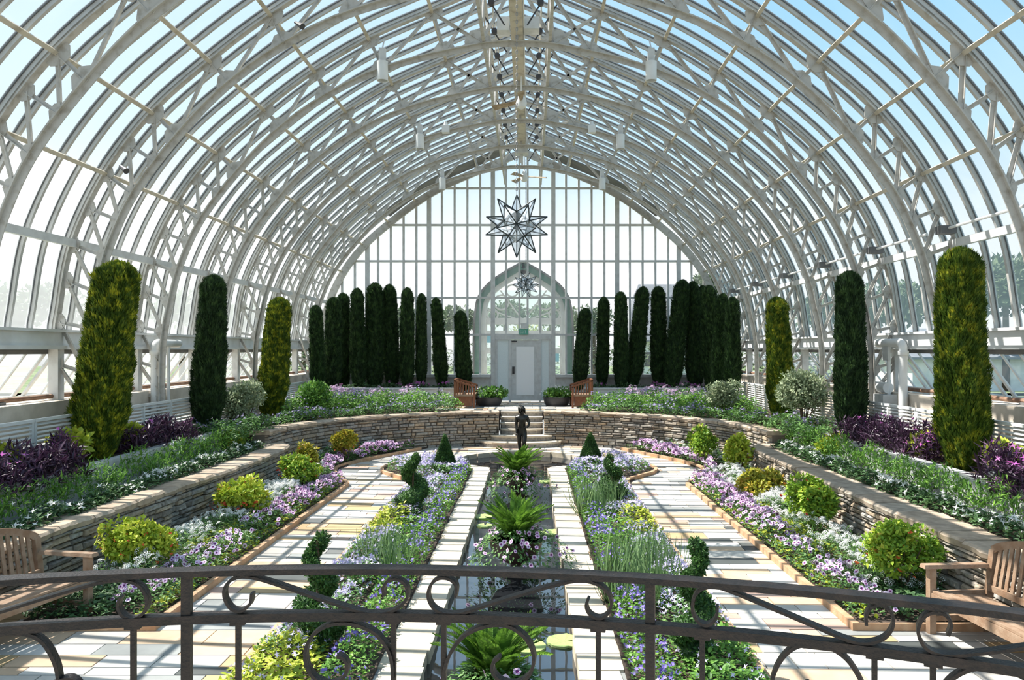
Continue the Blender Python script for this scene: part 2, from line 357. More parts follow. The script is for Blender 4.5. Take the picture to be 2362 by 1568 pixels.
def rdir(rng, n): return unit(rng.normal(size=(n, 3)))
def wob(x, y, s): return .5 + .25 * np.sin(x * 5.1 + s * 1.7 + 1.3 * np.sin(y * 3.3 + s)) + .25 * np.sin(y * 4.3 - s * 2.1 + 1.1 * np.sin(x * 4.7))
def inpoly(P, poly):
    x, y = P[:, 0], P[:, 1]; r = np.zeros(len(P), bool); n = len(poly)
    for i in range(n):
        x1, y1 = poly[i]; x2, y2 = poly[(i + 1) % n]
        c = ((y1 > y) != (y2 > y)); xi = (x2 - x1) * (y - y1) / (y2 - y1 + 1e-12) + x1
        r ^= c & (x < xi)
    return r
def area(poly): return abs(sum(poly[i][0] * poly[(i + 1) % len(poly)][1] - poly[(i + 1) % len(poly)][0] * poly[i][1] for i in range(len(poly)))) / 2
def sample(poly, n, rng):
    A = np.array(poly); lo, hi = A.min(0), A.max(0); out = np.zeros((0, 2))
    while len(out) < n:
        p = rng.uniform(lo, hi, size=(max(64, 2 * n), 2)); out = np.concatenate([out, p[inpoly(p, poly)]])
    return out[:n]
# ================================================================== THE GLASSHOUSE
OUT = [(7.15, -1.6), (7.15, -.8), (7.15, .2), (7.1, .6), (6.9, 1.65), (6.38, 2.75), (5.65, 3.7), (4.75, 4.5), (3.8, 5.22), (2.78, 5.83), (1.6, 6.35), (.62, 6.77), (0, 7.03)]
INN = [(6.68, -1.6), (6.66, .04), (6.49, 1.0), (6.28, 1.72), (5.87, 2.54), (5.04, 3.58), (4.22, 4.34), (3.18, 4.99), (2.09, 5.41), (.68, 5.72), (0, 5.76)]
def curve(pts, n=8): return [(v.x, v.z) for v in catmull([(a, 0, b) for a, b in pts], n)]
OC, IC = curve(OUT), curve(INN)
OC[-1] = (0, 7.03)
def offs(c, d):
    r = []
    for i, (x, z) in enumerate(c):
        a, b = c[max(i - 1, 0)], c[min(i + 1, len(c) - 1)]
        tx, tz = b[0] - a[0], b[1] - a[1]; L = math.hypot(tx, tz)
        r.append((x + d * tz / L, z - d * tx / L))
    r[-1] = (0, c[-1][1] + d * 1.08); return r
def full(c): return [(-x, z) for x, z in c] + [(x, z) for x, z in reversed(c[:-1])]
def ztop(x):
    x = abs(x)
    for (x1, z1), (x2, z2) in zip(OC[::-1], OC[::-1][1:]):
        if x1 <= x <= x2: return z1 + (z2 - z1) * (x - x1) / (x2 - x1 + 1e-9)
    return 0
def xside(z):
    for (x1, z1), (x2, z2) in zip(OC, OC[1:]):
        if z1 <= z <= z2 and z2 > z1: return x1 + (x2 - x1) * (z - z1) / (z2 - z1)
    return 7.15
Y0, Y1 = 2.2, YEND
# --- curved glass roof with its glazing bars
gc = [p for p in offs(OC, .10) if p[1] > .25]
fg = full(gc); g = G(); nb = 12; ys = [Y0 + (Y1 - Y0) * i / nb for i in range(nb + 1)]
V = [(x, y, z) for y in ys for x, z in fg]; k = len(fg); Fh, Fl = [], []
for i in range(nb):
    for j in range(k - 1):
        f = (i * k + j, i * k + j + 1, (i + 1) * k + j + 1, (i + 1) * k + j)
        (Fl if (fg[j][1] + fg[j + 1][1]) / 2 < 2.80 else Fh).append(f)
g.raw(V, Fh, 0); g.raw(V, Fl, 1)
ceiling = struct(g.build('ceiling', ['glass', 'glass_low'], smooth=True))
bc = full([p for p in offs(OC, .085) if p[1] > .25])
g = G(); g.sweep([(x, 0, z) for x, z in bc], [(-.045, -.026), (.045, -.026), (.045, .026), (-.045, .026)], (0, 1, 0))
g.sweep([(x, 0, z) for x, z in full([p for p in offs(OC, .10) if p[1] > .25])], [(-.010, -.042), (.010, -.042), (.010, .042), (-.010, .042)], (0, 1, 0), 1)
gb = g.build('glazing_bar', ['bar', 'gasket'], ceiling)
nbar = int((Y1 - .1 - Y0) / (BAY / 5)); first = True
for i in range(nbar + 1):
    y = TY[0] + (BAY / 5) * (i - round((TY[0] - Y0) / (BAY / 5)))
    if y < Y0 + .02 or y > Y1 - .05: continue
    if first: gb.location = (0, y, 0); first = False
    else:
        o = gb.copy(); COL.objects.link(o); o.location = (0, y, 0)
# --- purlins
PUR = [(1.6, 6.35), (2.78, 5.83), (3.8, 5.22), (4.75, 4.5), (5.65, 3.7), (6.38, 2.75), (6.9, 1.65)]
pi_ = 0
for sg in (-1, 1):
    for q, (x, z) in enumerate(PUR):
        pi_ += 1; g = G(); w, h = (.10, .075) if q == 6 else (.055, .06)
        nrm = Vector((x, 0, z + 1.5)).normalized(); c = Vector((x, 0, z)) - nrm * .035
        g.bar((sg * c.x, Y0, c.z), (sg * c.x, Y1 - .1, c.z), h, w, (sg * nrm.x, 0, nrm.z)) if q < 6 else g.bar((sg * 6.84, Y0, 1.65), (sg * 6.84, Y1 - .1, 1.65), .07, .12)
        struct(g.build('trim_%d' % pi_, 'purlin' if q < 6 else 'greywhite'))
# --- roof trusses
TSEC = [(-.010, -.062), (.010, -.062), (.010, -.008), (.095, -.008), (.095, .008), (.010, .008), (.010, .062), (-.010, .062)]
TSEC2 = [(-a, b) for a, b in TSEC][::-1]
def near_inner(x, z):
    return min(IC, key=lambda p: (p[0] - x) ** 2 + (p[1] - z) ** 2)
stn = [(7.15, -1.5), (7.15, -.85), (7.15, -.2), (7.12, .45), (7.0, 1.1), (6.9, 1.65), (6.66, 2.22), (6.38, 2.75), (6.04, 3.22), (5.65, 3.7), (4.75, 4.5), (3.8, 5.22), (2.78, 5.83), (1.6, 6.35)]
truss = thing('roof_truss', '', 'roof truss', (0, TY[0], 0), group='arched roof trusses')
oc_in = offs(OC, -.02)
for sg in (-1, 1):
    g = G(); g.sweep([(sg * x, 0, z) for x, z in oc_in[:-1]] + [(0, 0, 6.99)], TSEC if sg < 0 else TSEC2, (0, 1, 0)); g.build('outer_chord', 'steel', truss)
ifull = full(IC)
g = G(); g.sweep([(x, 0, z) for x, z in ifull], TSEC2, (0, 1, 0)); g.build('inner_chord', 'steel', truss)
def strut(a, b, w=.055, nm='web_strut'):
    g = G(); g.sweep([(a[0], 0, a[1]), (b[0], 0, b[1])], [(-w / 2, -.022), (-w / 2 + .012, -.022), (-w / 2 + .012, .010), (w / 2, .010), (w / 2, .022), (-w / 2, .022)], (0, 1, 0)); return g.build(nm, 'steel', truss)
def gusset(c, t, L, H, nm='gusset_plate'):
    """trapezoid plate: c on the chord, t chord direction, H towards the inside of the truss"""
    n = (-t[1], t[0]) if H > 0 else (t[1], -t[0]); H = abs(H)
    P = [(-L / 2, -.03), (L / 2, -.03), (L / 2, H * .35), (L * .2, H), (-L * .2, H), (-L / 2, H * .35)]
    g = G(); g.plate([(c[0] + t[0] * a + n[0] * b, 0, c[1] + t[1] * a + n[1] * b) for a, b in P], .018, 1); return g.build(nm, 'steel', truss)
def tang(c, p):
    i = min(range(len(c)), key=lambda k: (c[k][0] - p[0]) ** 2 + (c[k][1] - p[1]) ** 2)
    a, b = c[max(i - 1, 0)], c[min(i + 1, len(c) - 1)]; L = math.hypot(b[0] - a[0], b[1] - a[1]); return ((b[0] - a[0]) / L, (b[1] - a[1]) / L)
for sg in (-1, 1):
    prev = None
    for i, (x, z) in enumerate(stn):
        ix, iz = near_inner(x - .05, z - .06)
        ox, oz = x - .03, z - .02
        strut((sg * ox, oz), (sg * ix, iz))
        if prev: strut((sg * prev[0], prev[1]), (sg * ox, oz), .065)
        t = tang(IC, (ix, iz)); to = tang(OC, (x, z))
        big = i >= 9
        gusset((sg * ix, iz), (sg * t[0], t[1]), .40 if big else .28, -.17 * sg if big else -.12 * sg)
        gusset((sg * ox, oz), (sg * to[0], to[1]), .36 if big else .26, .16 * sg if big else .11 * sg)
        prev = (ix, iz)
    strut((sg * prev[0], prev[1]), (sg * .62, 6.72), .065)
    strut((sg * .68, 5.74), (sg * 1.6, 6.32), .065); strut((sg * .68, 5.74), (sg * .62, 6.72)); strut((sg * .68, 5.74), (0, 6.95), .065)
    gusset((sg * .72, 5.71), (sg * .985, -.17), .5, .28 * sg)
strut((0, 5.76), (0, 6.98), .06)
ORD = ['eighth', 'seventh', 'sixth', 'fifth', 'fourth', 'third', 'second', 'first']
for k, y in enumerate(TY):
    lab = 'arched white steel roof truss, %s counted back from the end wall' % ORD[k] if k < 7 else 'arched white steel roof truss nearest the glazed end wall'
    if k == 0: truss['label'] = lab
    else: dup(truss, (0, y, 0), label=lab)
# --- ridge lattice girders, ridge duct
for sg, sd in ((-1, 'left'), (1, 'right')):
    t = thing('ridge_girder', 'white lattice girder running along the %s side of the ridge' % sd, 'girder', (sg * .62, Y0, 5.75), group='ridge lattice girders')
    L = Y1 - Y0 - .2
    g = G(); g.bar((0, 0, .02), (0, L, .02), .06, .05); g.build('bottom_chord', 'steel', t)
    g = G(); g.bar((0, 0, .92), (0, L, .92), .06, .05); g.build('top_chord', 'steel', t)
    n = int(L / (BAY / 4))
    for i in range(n):
        y = i * BAY / 4; g = G(); g.bar((0, y, .04 if i % 2 else .9), (0, y + BAY / 4, .9 if i % 2 else .04), .035, .03, (1, 0, 0)); g.build('lattice_bar', 'steel', t)
t = thing('ridge_duct', 'cream square duct hung along the centre of the ridge', 'duct', (0, Y0, 5.9))
g = G(); g.box(-.10, .10, 0, 20.2, 0, .16); g.box(-.115, .115, 0, 20.2, -.02, 0); g.build('duct', 'purlin', t)
g = G(); g.tube([(.13, 0, .02), (.13, 20, .02)], .02, 6); g.build('conduit', 'white', t)
g = G(); g.box(-.2, .2, 20.2, 20.6, -.25, .2); g.tube([(0, 20.4, -.25), (0, 20.4, -.5)], .05, 10); g.build('end_box', 'greywhite', t)
for y in (10.5, 12.1):
    g = G(); g.box(-.36, -.13, y, y + .3, -.05, .2); g.build('control_box', 'greywhite', t)
    g = G(); g.box(.13, .42, y, y + .3, -.02, .2); g.build('control_box', 'greywhite', t)
for k in range(8):
    g = G(); g.bar((0, .3 + k * BAY, .16), (0, .3 + k * BAY, 1.0), .03, .03, (1, 0, 0)); g.build('hanger', 'steel', t)
# --- vent openers under the ridge
for sg, sd in ((-1, 'left'), (1, 'right')):
    for i in range(11):
        y = 11.2 + i * BAY / 2
        if i == 0:
            v = thing('vent_opener', '', 'vent opener', (0, y, 0), group='vent openers on the %s of the ridge' % sd)
            g = G(); g.bar((sg * .76, 0, 6.58), (sg * .20, 0, 5.68), .022, .026, (0, 1, 0)); g.build('rack_rod', 'darkgear', v)
            g = G(); g.lathe([(.02, -.05), (.058, -.04), (.058, .04), (.02, .05)], 14); gg = g.build('gear', 'darkgear', v, smooth=True); gg.location = (sg * .43, -.05, 6.05); gg.rotation_euler = (pi / 2, 0, 0)
            g = G(); g.tube([(sg * .46, -.02, 6.05), (sg * .46, -.02, 6.75)], .018, 6); g.build('bracket', 'purlin', v); v0 = v
        else: v = dup(v0, (0, y, 0))
        v['label'] = 'dark vent opener rod, %s row under the ridge, %s the camera' % (sd, ['nearest to', 'second from', 'third from', 'fourth from', 'fifth from', 'sixth from', 'seventh from', 'eighth from', 'ninth from', 'tenth from', 'farthest from'][i])
# --- pendant can lights and small white boxes on the trusses
for k, far in ((3, 'nearest pair'), (5, 'middle pair'), (7, 'farthest pair')):
    for sg, sd in ((-1, 'left'), (1, 'right')):
        t = thing('can_light', 'white cylindrical can light hung from the roof truss, %s of the %s' % (sd, far), 'light', (sg * 2.5, TY[k] - .09, 5.2), group='can lights hung from the trusses')
        g = G(); g.lathe([(.085, .16), (.105, .15), (.105, -.2), (.09, -.2), (.09, -.12)], 18); cn = g.build('can', 'white', t, smooth=True)
        g = G(); g.lathe([(.001, -.13), (.09, -.13)], 18); g.build('dark_opening', 'darkgear', cn)
        g = G(); g.box(-.06, .06, -.05, .05, .16, .40); g.bar((0, .0, .4), (sg * -.02, .08, .6), .02, .02); g.build('bracket', 'greywhite', t)
for sg, sd, xx in ((-1, 'left', -1.85), (1, 'right', 1.78)):
    t = thing('wall_camera', 'small white box camera bracketed to a mid-hall truss, %s one' % sd, 'camera', (xx, TY[5] - .14, 5.5), group='box cameras on the truss')
    g = G(); g.box(-.09, .09, -.10, .06, -.12, .06); g.build('body', 'white', t)
    g = G(); g.lathe([(.05, 0), (.05, .05), (.03, .12)], 10, (0, -.02, .05)); g.build('dome', 'white', t, smooth=True)
    g = G(); g.tube([(0, .05, 0), (sg * -.1, .12, .12), (sg * -.35, .14, .20), (sg * -.9, .14, .17)], .012, 6); g.build('cable', 'purlin', t)
for xx, yy, zz, lb in ((-6.02, TY[2] - .1, 2.78, 'small dark spotlight clamped to the near left truss'), (-3.33, TY[2] - .08, 5.0, 'small dark spotlight clamped high on the near left truss')):
    t = thing('clamp_spotlight', lb, 'light', (xx, yy, zz))
    g = G(); g.sweep([(-.05, -.02, .05), (.09, -.10, -.05)], [(.035 * cos(a), .035 * sin(a)) for a in [2 * pi * j / 10 for j in range(10)]], scale=[.6, 1.4]); g.build('lamp_head', 'darkgear', t)
    g = G(); g.bar((-.05, -.02, .05), (-.02, .09, .03), .02, .02); g.build('clamp', 'darkgear', t)
# --- ceiling fans
def fan(lb, x, y, z, top, rot):
    t = thing('ceiling_fan', lb, 'fan', (x, y, z), rot, 'ceiling fans under the ridge')
    g = G(); g.lathe([(.03, -.16), (.10, -.12), (.12, -.02), (.09, .06), (.05, .18), (.03, .2)], 18); g.build('motor', 'white', t, smooth=True)
    g = G(); g.tube([(0, 0, .18), (0, 0, top - z)], .02, 8); g.build('rod', 'white', t)
    for a in (0, 120, 240):
        c, s_ = cos(radians(a)), sin(radians(a)); f = lambda u, v, w: (u * c - v * s_, u * s_ + v * c, w)
        g = G(); g.hexa([f(.08, -.03, -.015), f(.72, -.075, -.06), f(.72, .075, .0), f(.08, .03, .015), f(.08, -.03, 0), f(.72, -.075, -.045), f(.72, .075, .015), f(.08, .03, .03)]); g.build('blade', 'fan', t)
fan('white ceiling fan with three brown blades, the nearer one under the ridge', .06, 16.8, 5.33, 5.9, radians(30))
fan('ceiling fan with dark blades near the end gable, the farther one', .06, 24.9, 5.5, 6.2, radians(0))
# --- star lanterns
def star(lb, x, y, z, R, top, rot):
    t = thing('star_lantern', lb, 'lantern', (x, y, z), 0, 'glass star lanterns')
    ph = (1 + 5 ** .5) / 2
    ico = [Vector(v).normalized() for v in [(0, s1, s2 * ph) for s1 in (1, -1) for s2 in (1, -1)] + [(s1, s2 * ph, 0) for s1 in (1, -1) for s2 in (1, -1)] + [(s2 * ph, 0, s1) for s1 in (1, -1) for s2 in (1, -1)]]
    Rm = Matrix.Rotation(rot, 3, 'Y') @ Matrix.Rotation(radians(58.3), 3, 'X'); ico = [Rm @ v for v in ico]
    ed = min((ico[0] - v).length for v in ico[1:]) * 1.05; r = R * .45
    tri = [(a, b, c) for a in range(12) for b in range(a) for c in range(b) if (ico[a] - ico[b]).length < ed and (ico[b] - ico[c]).length < ed and (ico[a] - ico[c]).length < ed]
    fr = G(); done = set()
    for q in tri:
        p = [ico[i] * r for i in q]; n = (p[0] + p[1] + p[2]).normalized(); ap = n * R
        g = G(); g.raw([tuple(v) for v in p] + [tuple(ap)], [(0, 1, 3), (1, 2, 3), (2, 0, 3)]); g.build('glass_point', 'glass_star', t)
        for i in range(3):
            fr.tube([p[i], ap], .0095, 5)
            e = tuple(sorted((q[i], q[(i + 1) % 3])))
            if e not in done: done.add(e); fr.tube([p[i], p[(i + 1) % 3]], .0095, 5)
    fr.build('lead_frame', 'leadcame', t)
    g = G(); g.lathe([(.01, .03), (.05, .03), (.05, -.02), (.02, -.10)], 10, (0, 0, r * .75)); g.build('lamp_socket', 'leadcame', t)
    topz = max((sum((ico[i] for i in q), Vector()).normalized() * R).z for q in tri)
    g = G(); zz = topz - .02; i = 0
    while zz < top - z:
        el = [(.014 * cos(a) * (1 if i % 2 else 0), .014 * cos(a) * (0 if i % 2 else 1), zz + .032 + .034 * sin(a)) for a in [2 * pi * j / 8 for j in range(8)]]
        g.tube(el, .0042, 4, closed=True); zz += .055; i += 1
    g.build('chain', 'chain', t)
star('large glass star lantern on a long chain in front of the end wall', .055, 11.3, 1.79, .475, 6.9, radians(0))
star('smaller-looking glass star lantern hanging before the arched doorway', .10, 26.5, 2.20, .46, 6.6, radians(17))

# --- end wall
we = thing('wall_back', '', 'wall'); del we['label'], we['category']; struct(we)
ge = [p for p in OC if p[1] > -.9]
pg = [(x, YEND, z) for x, z in full(ge)]
g = G(); g.raw([(x, y, max(z, -.88)) for x, y, z in pg], [tuple(range(len(pg)))]); g.build('glazing', 'glass_end', we)
xs = [(-.60, 0), (-.13, 0), (.16, 0), (.60, 0)]
for m_ in (1.06, 3.30, 5.46): xs += [(m_, 1), (-m_, 1)]
for b_, n_ in ((1.06, 4), (3.30, 4), (5.46, 3)):
    for q in range(1, n_ + 1): xs += [(b_ + .448 * q, 0), (-b_ - .448 * q, 0)]
for x, mj in xs:
    w = .075 if mj else .036; zt = ztop(x) - .03; zb = -1.82 if (mj and abs(x) < 2) else -.88
    if abs(x) < 1 : zb = .47
    g = G(); g.box(x - w, x + w, YEND - (.10 if mj else .06), YEND + .03, zb, zt); g.build('mullion', 'greywhite', we)
for z in (5.66, 4.37, 3.10, 1.82, .52):
    xx = xside(z) - .05; g = G(); g.box(-xx, xx, YEND - .07, YEND + .03, z - .035, z + .035); g.build('transom', 'greywhite', we)
rim = full([p for p in offs(OC, -.10) if p[1] > -1.7])
g = G(); g.sweep([(x, YEND - .12, z) for x, z in rim], [(-.13, -.05), (.11, -.05), (.11, .05), (-.13, .05)], (0, 1, 0)); g.build('arch_rim', 'steel', we)
for sg in (-1, 1):
    g = G(); g.box(min(sg * 1.14, sg * 7.1), max(sg * 1.14, sg * 7.1), YEND - .05, YEND + .2, -1.9, -.95); g.box(min(sg * 1.14, sg * 7.1), max(sg * 1.14, sg * 7.1), YEND - .22, YEND + .1, -.97, -.87); g.build('sill_wall', 'greywhite', we)
g = G()
for sg in (-1, 1):
    for (x1, z1), (x2, z2) in zip(OC[::-1], OC[::-1][1:]):
        if .55 < x1 and x2 < 4.7: g.hexa([(sg * x1, 26.2, z1 + .03), (sg * x2, 26.2, z2 + .03), (sg * x2, 27.2, z2 + .03), (sg * x1, 27.2, z1 + .03), (sg * x1, 26.2, z1 + .06), (sg * x2, 26.2, z2 + .06), (sg * x2, 27.2, z2 + .06), (sg * x1, 27.2, z1 + .06)])
struct(g.build('trim_15', 'greyflash'))
# door assembly in the end wall
d = thing('door_1', '', 'door', (0, YEND, TERR)); del d['label'], d['category']; struct(d)
g = G(); g.box(-.98, .98, -.09, .05, 2.17, 2.36); g.box(-.98, -.90, -.07, .05, 0, 2.17); g.box(.90, .98, -.07, .05, 0, 2.17); g.box(-.50, -.42, -.08, .05, 0, 2.17); g.box(.56, .63, -.08, .05, 0, 2.17); g.build('door_frame', 'greywhite', d)
g = G(); g.box(-.90, -.50, -.03, .02, .02, 2.17); g.build('side_panel', 'frosted', d)
g = G(); g.box(.63, .90, -.03, .02, .02, 2.17); g.build('side_panel', 'frosted', d)
leaf = G(); leaf.box(-.42, .56, -.05, .01, .02, 2.15); leaf = leaf.build('door_leaf', 'greywhite', d)
g = G(); g.box(-.24, .39, -.065, -.05, .22, 1.92); g.build('inset_panel', 'doorwhite', leaf)
g = G(); g.box(-.38, -.30, -.09, -.05, .96, 1.22); g.tube([(-.34, -.09, 1.17), (-.34, -.14, 1.14), (-.34, -.14, 1.03), (-.34, -.09, 1.0)], .013, 8); g.build('door_handle', 'darkgear', leaf)
g = G(); g.box(-.40, -.22, -.10, -.05, 2.09, 2.13); g.build('door_closer', 'darkgear', leaf)
t = thing('exit_sign', 'small green exit sign above the white door', 'sign', (.02, YEND - .12, .62))
g = G(); g.box(-.16, .16, -.03, .03, -.10, .10); g.build('sign_box', 'green_sign', t)
g = G()
def glyph(x, segs):
    for (a, b, c_, d_) in segs: g.box(x + a, x + c_, -.036, -.031, b, d_)
hw, lt = .034, .010
glyph(-.125, [(0, -.05, lt, .05), (0, -.05, hw, -.05 + lt), (0, -.005, hw * .8, .005), (0, .05 - lt, hw, .05)])
for s1 in (1, -1): g.hexa([(-.068 + .017 - s1 * .017 - .006, -.036, -.05), (-.068 + .017 - s1 * .017 + .006, -.036, -.05), (-.068 + .017 - s1 * .017 + .006, -.031, -.05), (-.068 + .017 - s1 * .017 - .006, -.031, -.05), (-.068 + .017 + s1 * .017 - .006, -.036, .05), (-.068 + .017 + s1 * .017 + .006, -.036, .05), (-.068 + .017 + s1 * .017 + .006, -.031, .05), (-.068 + .017 + s1 * .017 - .006, -.031, .05)])
glyph(.0, [(0, -.05, lt, .05)]); glyph(.035, [(0, .05 - lt, .05, .05), (.02, -.05, .02 + lt, .05)])
g.build('lettering', 'sign_letter', t)
t = thing('exit_light', 'white emergency light fitting above the exit sign', 'light', (.05, YEND - .13, .83))
g = G(); g.box(-.13, .13, -.04, .05, -.09, .09); g.box(-.15, .15, -.05, -.03, -.10, -.07); g.build('housing', 'greywhite', t)
# arched vestibule behind the end wall
YA = 29.0
ac = curve([(1.83, -1.6), (1.83, -.8), (1.82, .6), (1.76, 1.45), (1.62, 1.98), (1.25, 2.44), (.62, 2.88), (0, 3.22)], 8); ac[-1] = (0, 3.22)
va = thing('entrance_arch', 'pointed arch of a teal framed glazed vestibule behind the end wall', 'arch', (0, YA, 0))
g = G(); g.sweep([(x, 0, z) for x, z in full(offs(ac, -.02))], [(-.02, -.5), (.05, -.5), (.05, .5), (-.02, .5)], (0, 1, 0)); g.build('arch_cap', 'greyflash', va)
g = G(); g.sweep([(x, -.35, z) for x, z in full(offs(ac, -.13))], [(-.11, -.1), (.09, -.1), (.09, .1), (-.11, .1)], (0, 1, 0)); g.build('arch_band', 'teal', va)
g = G(); g.sweep([(x, -.15, z) for x, z in full(offs(ac, -.32))], [(-.09, -.1), (.09, -.1), (.09, .1), (-.09, .1)], (0, 1, 0)); g.build('inner_band', 'white', va)
for cx, cz, r in ((-.82, 1.75, .27), (.82, 1.75, .27), (-.42, 2.18, .22), (.42, 2.18, .22), (-1.15, 1.3, .2), (1.15, 1.3, .2), (0, 2.5, .16)):
    g = G(); g.sweep([(cx + r * cos(a), 0, cz + r * sin(a)) for a in [2 * pi * j / 20 for j in range(20)]], [(-.03, -.04), (.03, -.04), (.03, .04), (-.03, .04)], (0, 1, 0), closed=True); g.build('tracery_ring', 'white', va)
for a in (-70, -35, 35, 70):
    g = G(); g.bar((0, 0, 1.05), (1.5 * sin(radians(a)), 0, 1.05 + 1.5 * cos(radians(a)) * .93), .05, .06, (0, 1, 0)); g.build('tracery_bar', 'white', va)
for z, h in ((1.05, .12), (.62, .08), (-.05, .10)):
    g = G(); g.box(-1.6, 1.6, -.05, .05, z - h, z + h); g.build('cross_beam', 'white', va)
for x in (-1.42, -.62, .62, 1.42):
    g = G(); g.box(x - .07, x + .07, -.06, .06, -1.8, 1.05); g.build('post', 'white', va)
g = G(); g.box(-1.5, 1.5, .0, .01, -1.7, 2.2); g.build('pane', 'glass_arch', va)
g = G(); g.box(-1.5, -.62, .06, .08, -1.7, -.9); g.box(.62, 1.5, .06, .08, -1.7, -.9); g.build('kick_panel', 'white', va)
g = G(); g.box(.72, 1.05, -.03, -.01, .42, .74) if False else g.box(1.02, 1.32, -.03, -.01, -.45, -.12); g.build('notice', 'bluepanel', va)
g = G(); g.box(-1.36, -1.02, -.03, -.01, .25, .66); g.build('notice', 'bluepanel', va)

# --- side walls: sill beam, tilted vent windows, pipes
for sg, sd in ((-1, 'left'), (1, 'right')):
    w = thing('wall_%s' % sd, '', 'wall'); del w['label'], w['category']; struct(w)
    a, b = sorted((sg * 7.02, sg * 7.26))
    g = G(); g.box(a, b, Y0, YEND, .06, .27); a2, b2 = sorted((sg * 6.96, sg * 7.30)); g.box(a2, b2, Y0, YEND, .27, .31); g.box(a2, b2, Y0, YEND, .0, .06); g.build('sill_beam', 'white', w)
    a3, b3 = sorted((sg * 6.90, sg * 8.3)); g = G(); g.box(a3, b3, Y0, YEND + 1, -2.2, -.78); g.build('base_ledge', 'concrete', w)
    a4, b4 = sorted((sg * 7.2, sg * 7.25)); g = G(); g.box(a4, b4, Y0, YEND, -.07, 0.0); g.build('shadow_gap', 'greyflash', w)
    for k in range(10):
        y = TY[0] - 2 * BAY + k * BAY
        g = G(); g.box(min(sg * 7.05, sg * 7.2), max(sg * 7.05, sg * 7.2), y - .08, y + .08, -.8, .02); g.build('wall_post', 'greywhite', w)
        if k > 8: continue
        f = G()
        def q(yy, wd):
            f.hexa([(sg * 7.20, yy - wd, -.04), (sg * 7.24, yy - wd, -.04), (sg * 7.24, yy + wd, -.04), (sg * 7.20, yy + wd, -.04), (sg * 7.72, yy - wd, -.74), (sg * 7.76, yy - wd, -.74), (sg * 7.76, yy + wd, -.74), (sg * 7.72, yy + wd, -.74)])
        q(y + .12, .035); q(y + BAY - .12, .035)
        for j in range(1, 5): q(y + .12 + (BAY - .24) * j / 5, .014)
        f.box(min(sg * 7.70, sg * 7.78), max(sg * 7.70, sg * 7.78), y + .08, y + BAY - .08, -.78, -.72)
        fw = struct(f.build('window_%d' % (k + 1 + (9 if sg > 0 else 0)), 'greywhite'))
        g = G(); g.raw([(sg * 7.22, y + .1, -.04), (sg * 7.22, y + BAY - .1, -.04), (sg * 7.74, y + BAY - .1, -.74), (sg * 7.74, y + .1, -.74)], [(0, 1, 2, 3)]); g.build('pane', 'glass_vent', fw)
    t = thing('heating_pipe', 'long rusty brown pipe along the foot of the %s vent windows' % sd, 'pipe', (sg * 7.15, Y0, -.74))
    g = G(); g.tube([(0, 0, .02), (0, 24, .02)], .035, 8); g.build('pipe', 'brownpipe', t)
    for k in range(8): g = G(); g.box(-.05, .05, k * BAY + 1.2, k * BAY + 1.34, -.04, .0); g.build('support', 'greyflash', t)
for sg, sd, px in ((-1, 'left', 357), (1, 'right', 2083)):
    x = sg * 6.80; y = YX(px, x)
    t = thing('steam_pipe', 'thick white elbow pipe standing by the %s vent windows' % sd, 'pipe', (x, y, -1.6))
    g = G(); g.tube([(0, 0, 0)] + catmull([(0, 0, 1.55), (0, .02, 1.66), (0, .10, 1.72), (0, .22, 1.72)], 4) + [(0, 1.0, 1.72)], .075, 14); g.build('pipe', 'white', t, smooth=True)
    g = G(); g.lathe([(.09, 1.50), (.095, 1.51), (.095, 1.57), (.09, 1.58)], 14); g.build('collar', 'white', t, smooth=True)
    g = G(); g.tube([(0, .55, 0), (0, .55, 1.7)], .035, 10); g.build('riser', 'white', t, smooth=True)
    if sg > 0:
        t2 = thing('pump_unit', 'grey pump box with a white barrel beside the right elbow pipe', 'pump', (6.78, y + .62, -1.6))
        g = G(); g.box(-.14, .14, -.2, .2, 0, .78); g.build('housing', 'greywhite', t2)
        g = G(); g.tube([(0, -.1, .9), (0, .42, .9)], .10, 14); g.build('barrel', 'white', t2, smooth=True)
        g = G(); g.box(-.02, .03, -.12, .12, 1.4, 1.75); g.build('switch_box', 'greywhite', t2)
        t3 = thing('roller_pipe', 'slim white pipe running just above the right sill purlin', 'pipe', (6.62, 0, 1.85))
        for k in range(1, 8):
            g = G(); g.tube([(0, TY[k] - BAY + .4, 0), (0, TY[k] - .25, 0)], .022, 8); g.build('pipe_length', 'white', t3)
            g = G(); g.box(-.12, .12, TY[k] - .28, TY[k] - .1, -.08, .04); g.build('motor_bracket', 'greyflash', t3)
# bracing pole at far ends
for sg, sd in ((-1, 'left'), (1, 'right')):
    g = G(); g.tube([(sg * 6.3, 24.6, -1.6), (sg * 6.72, 23.3, .7)], .03, 8); tag(g.build('brace_pole', 'white'), 'thin white slanting brace pole at the far %s of the hall' % sd, 'pole')
# ================================================================== GROUND, STONEWORK, POOL
EA, EB, EY = 5.3, 5.5, 16.6            # the curved wall behind the pool: half axes and centre
def apse(t, da=0.0): return ((EA + da) * sin(t), EY + (EB + da) * cos(t))
PR = 1.5; PY = 19.1; PW = .66          # pool: round end radius and centre, channel half width
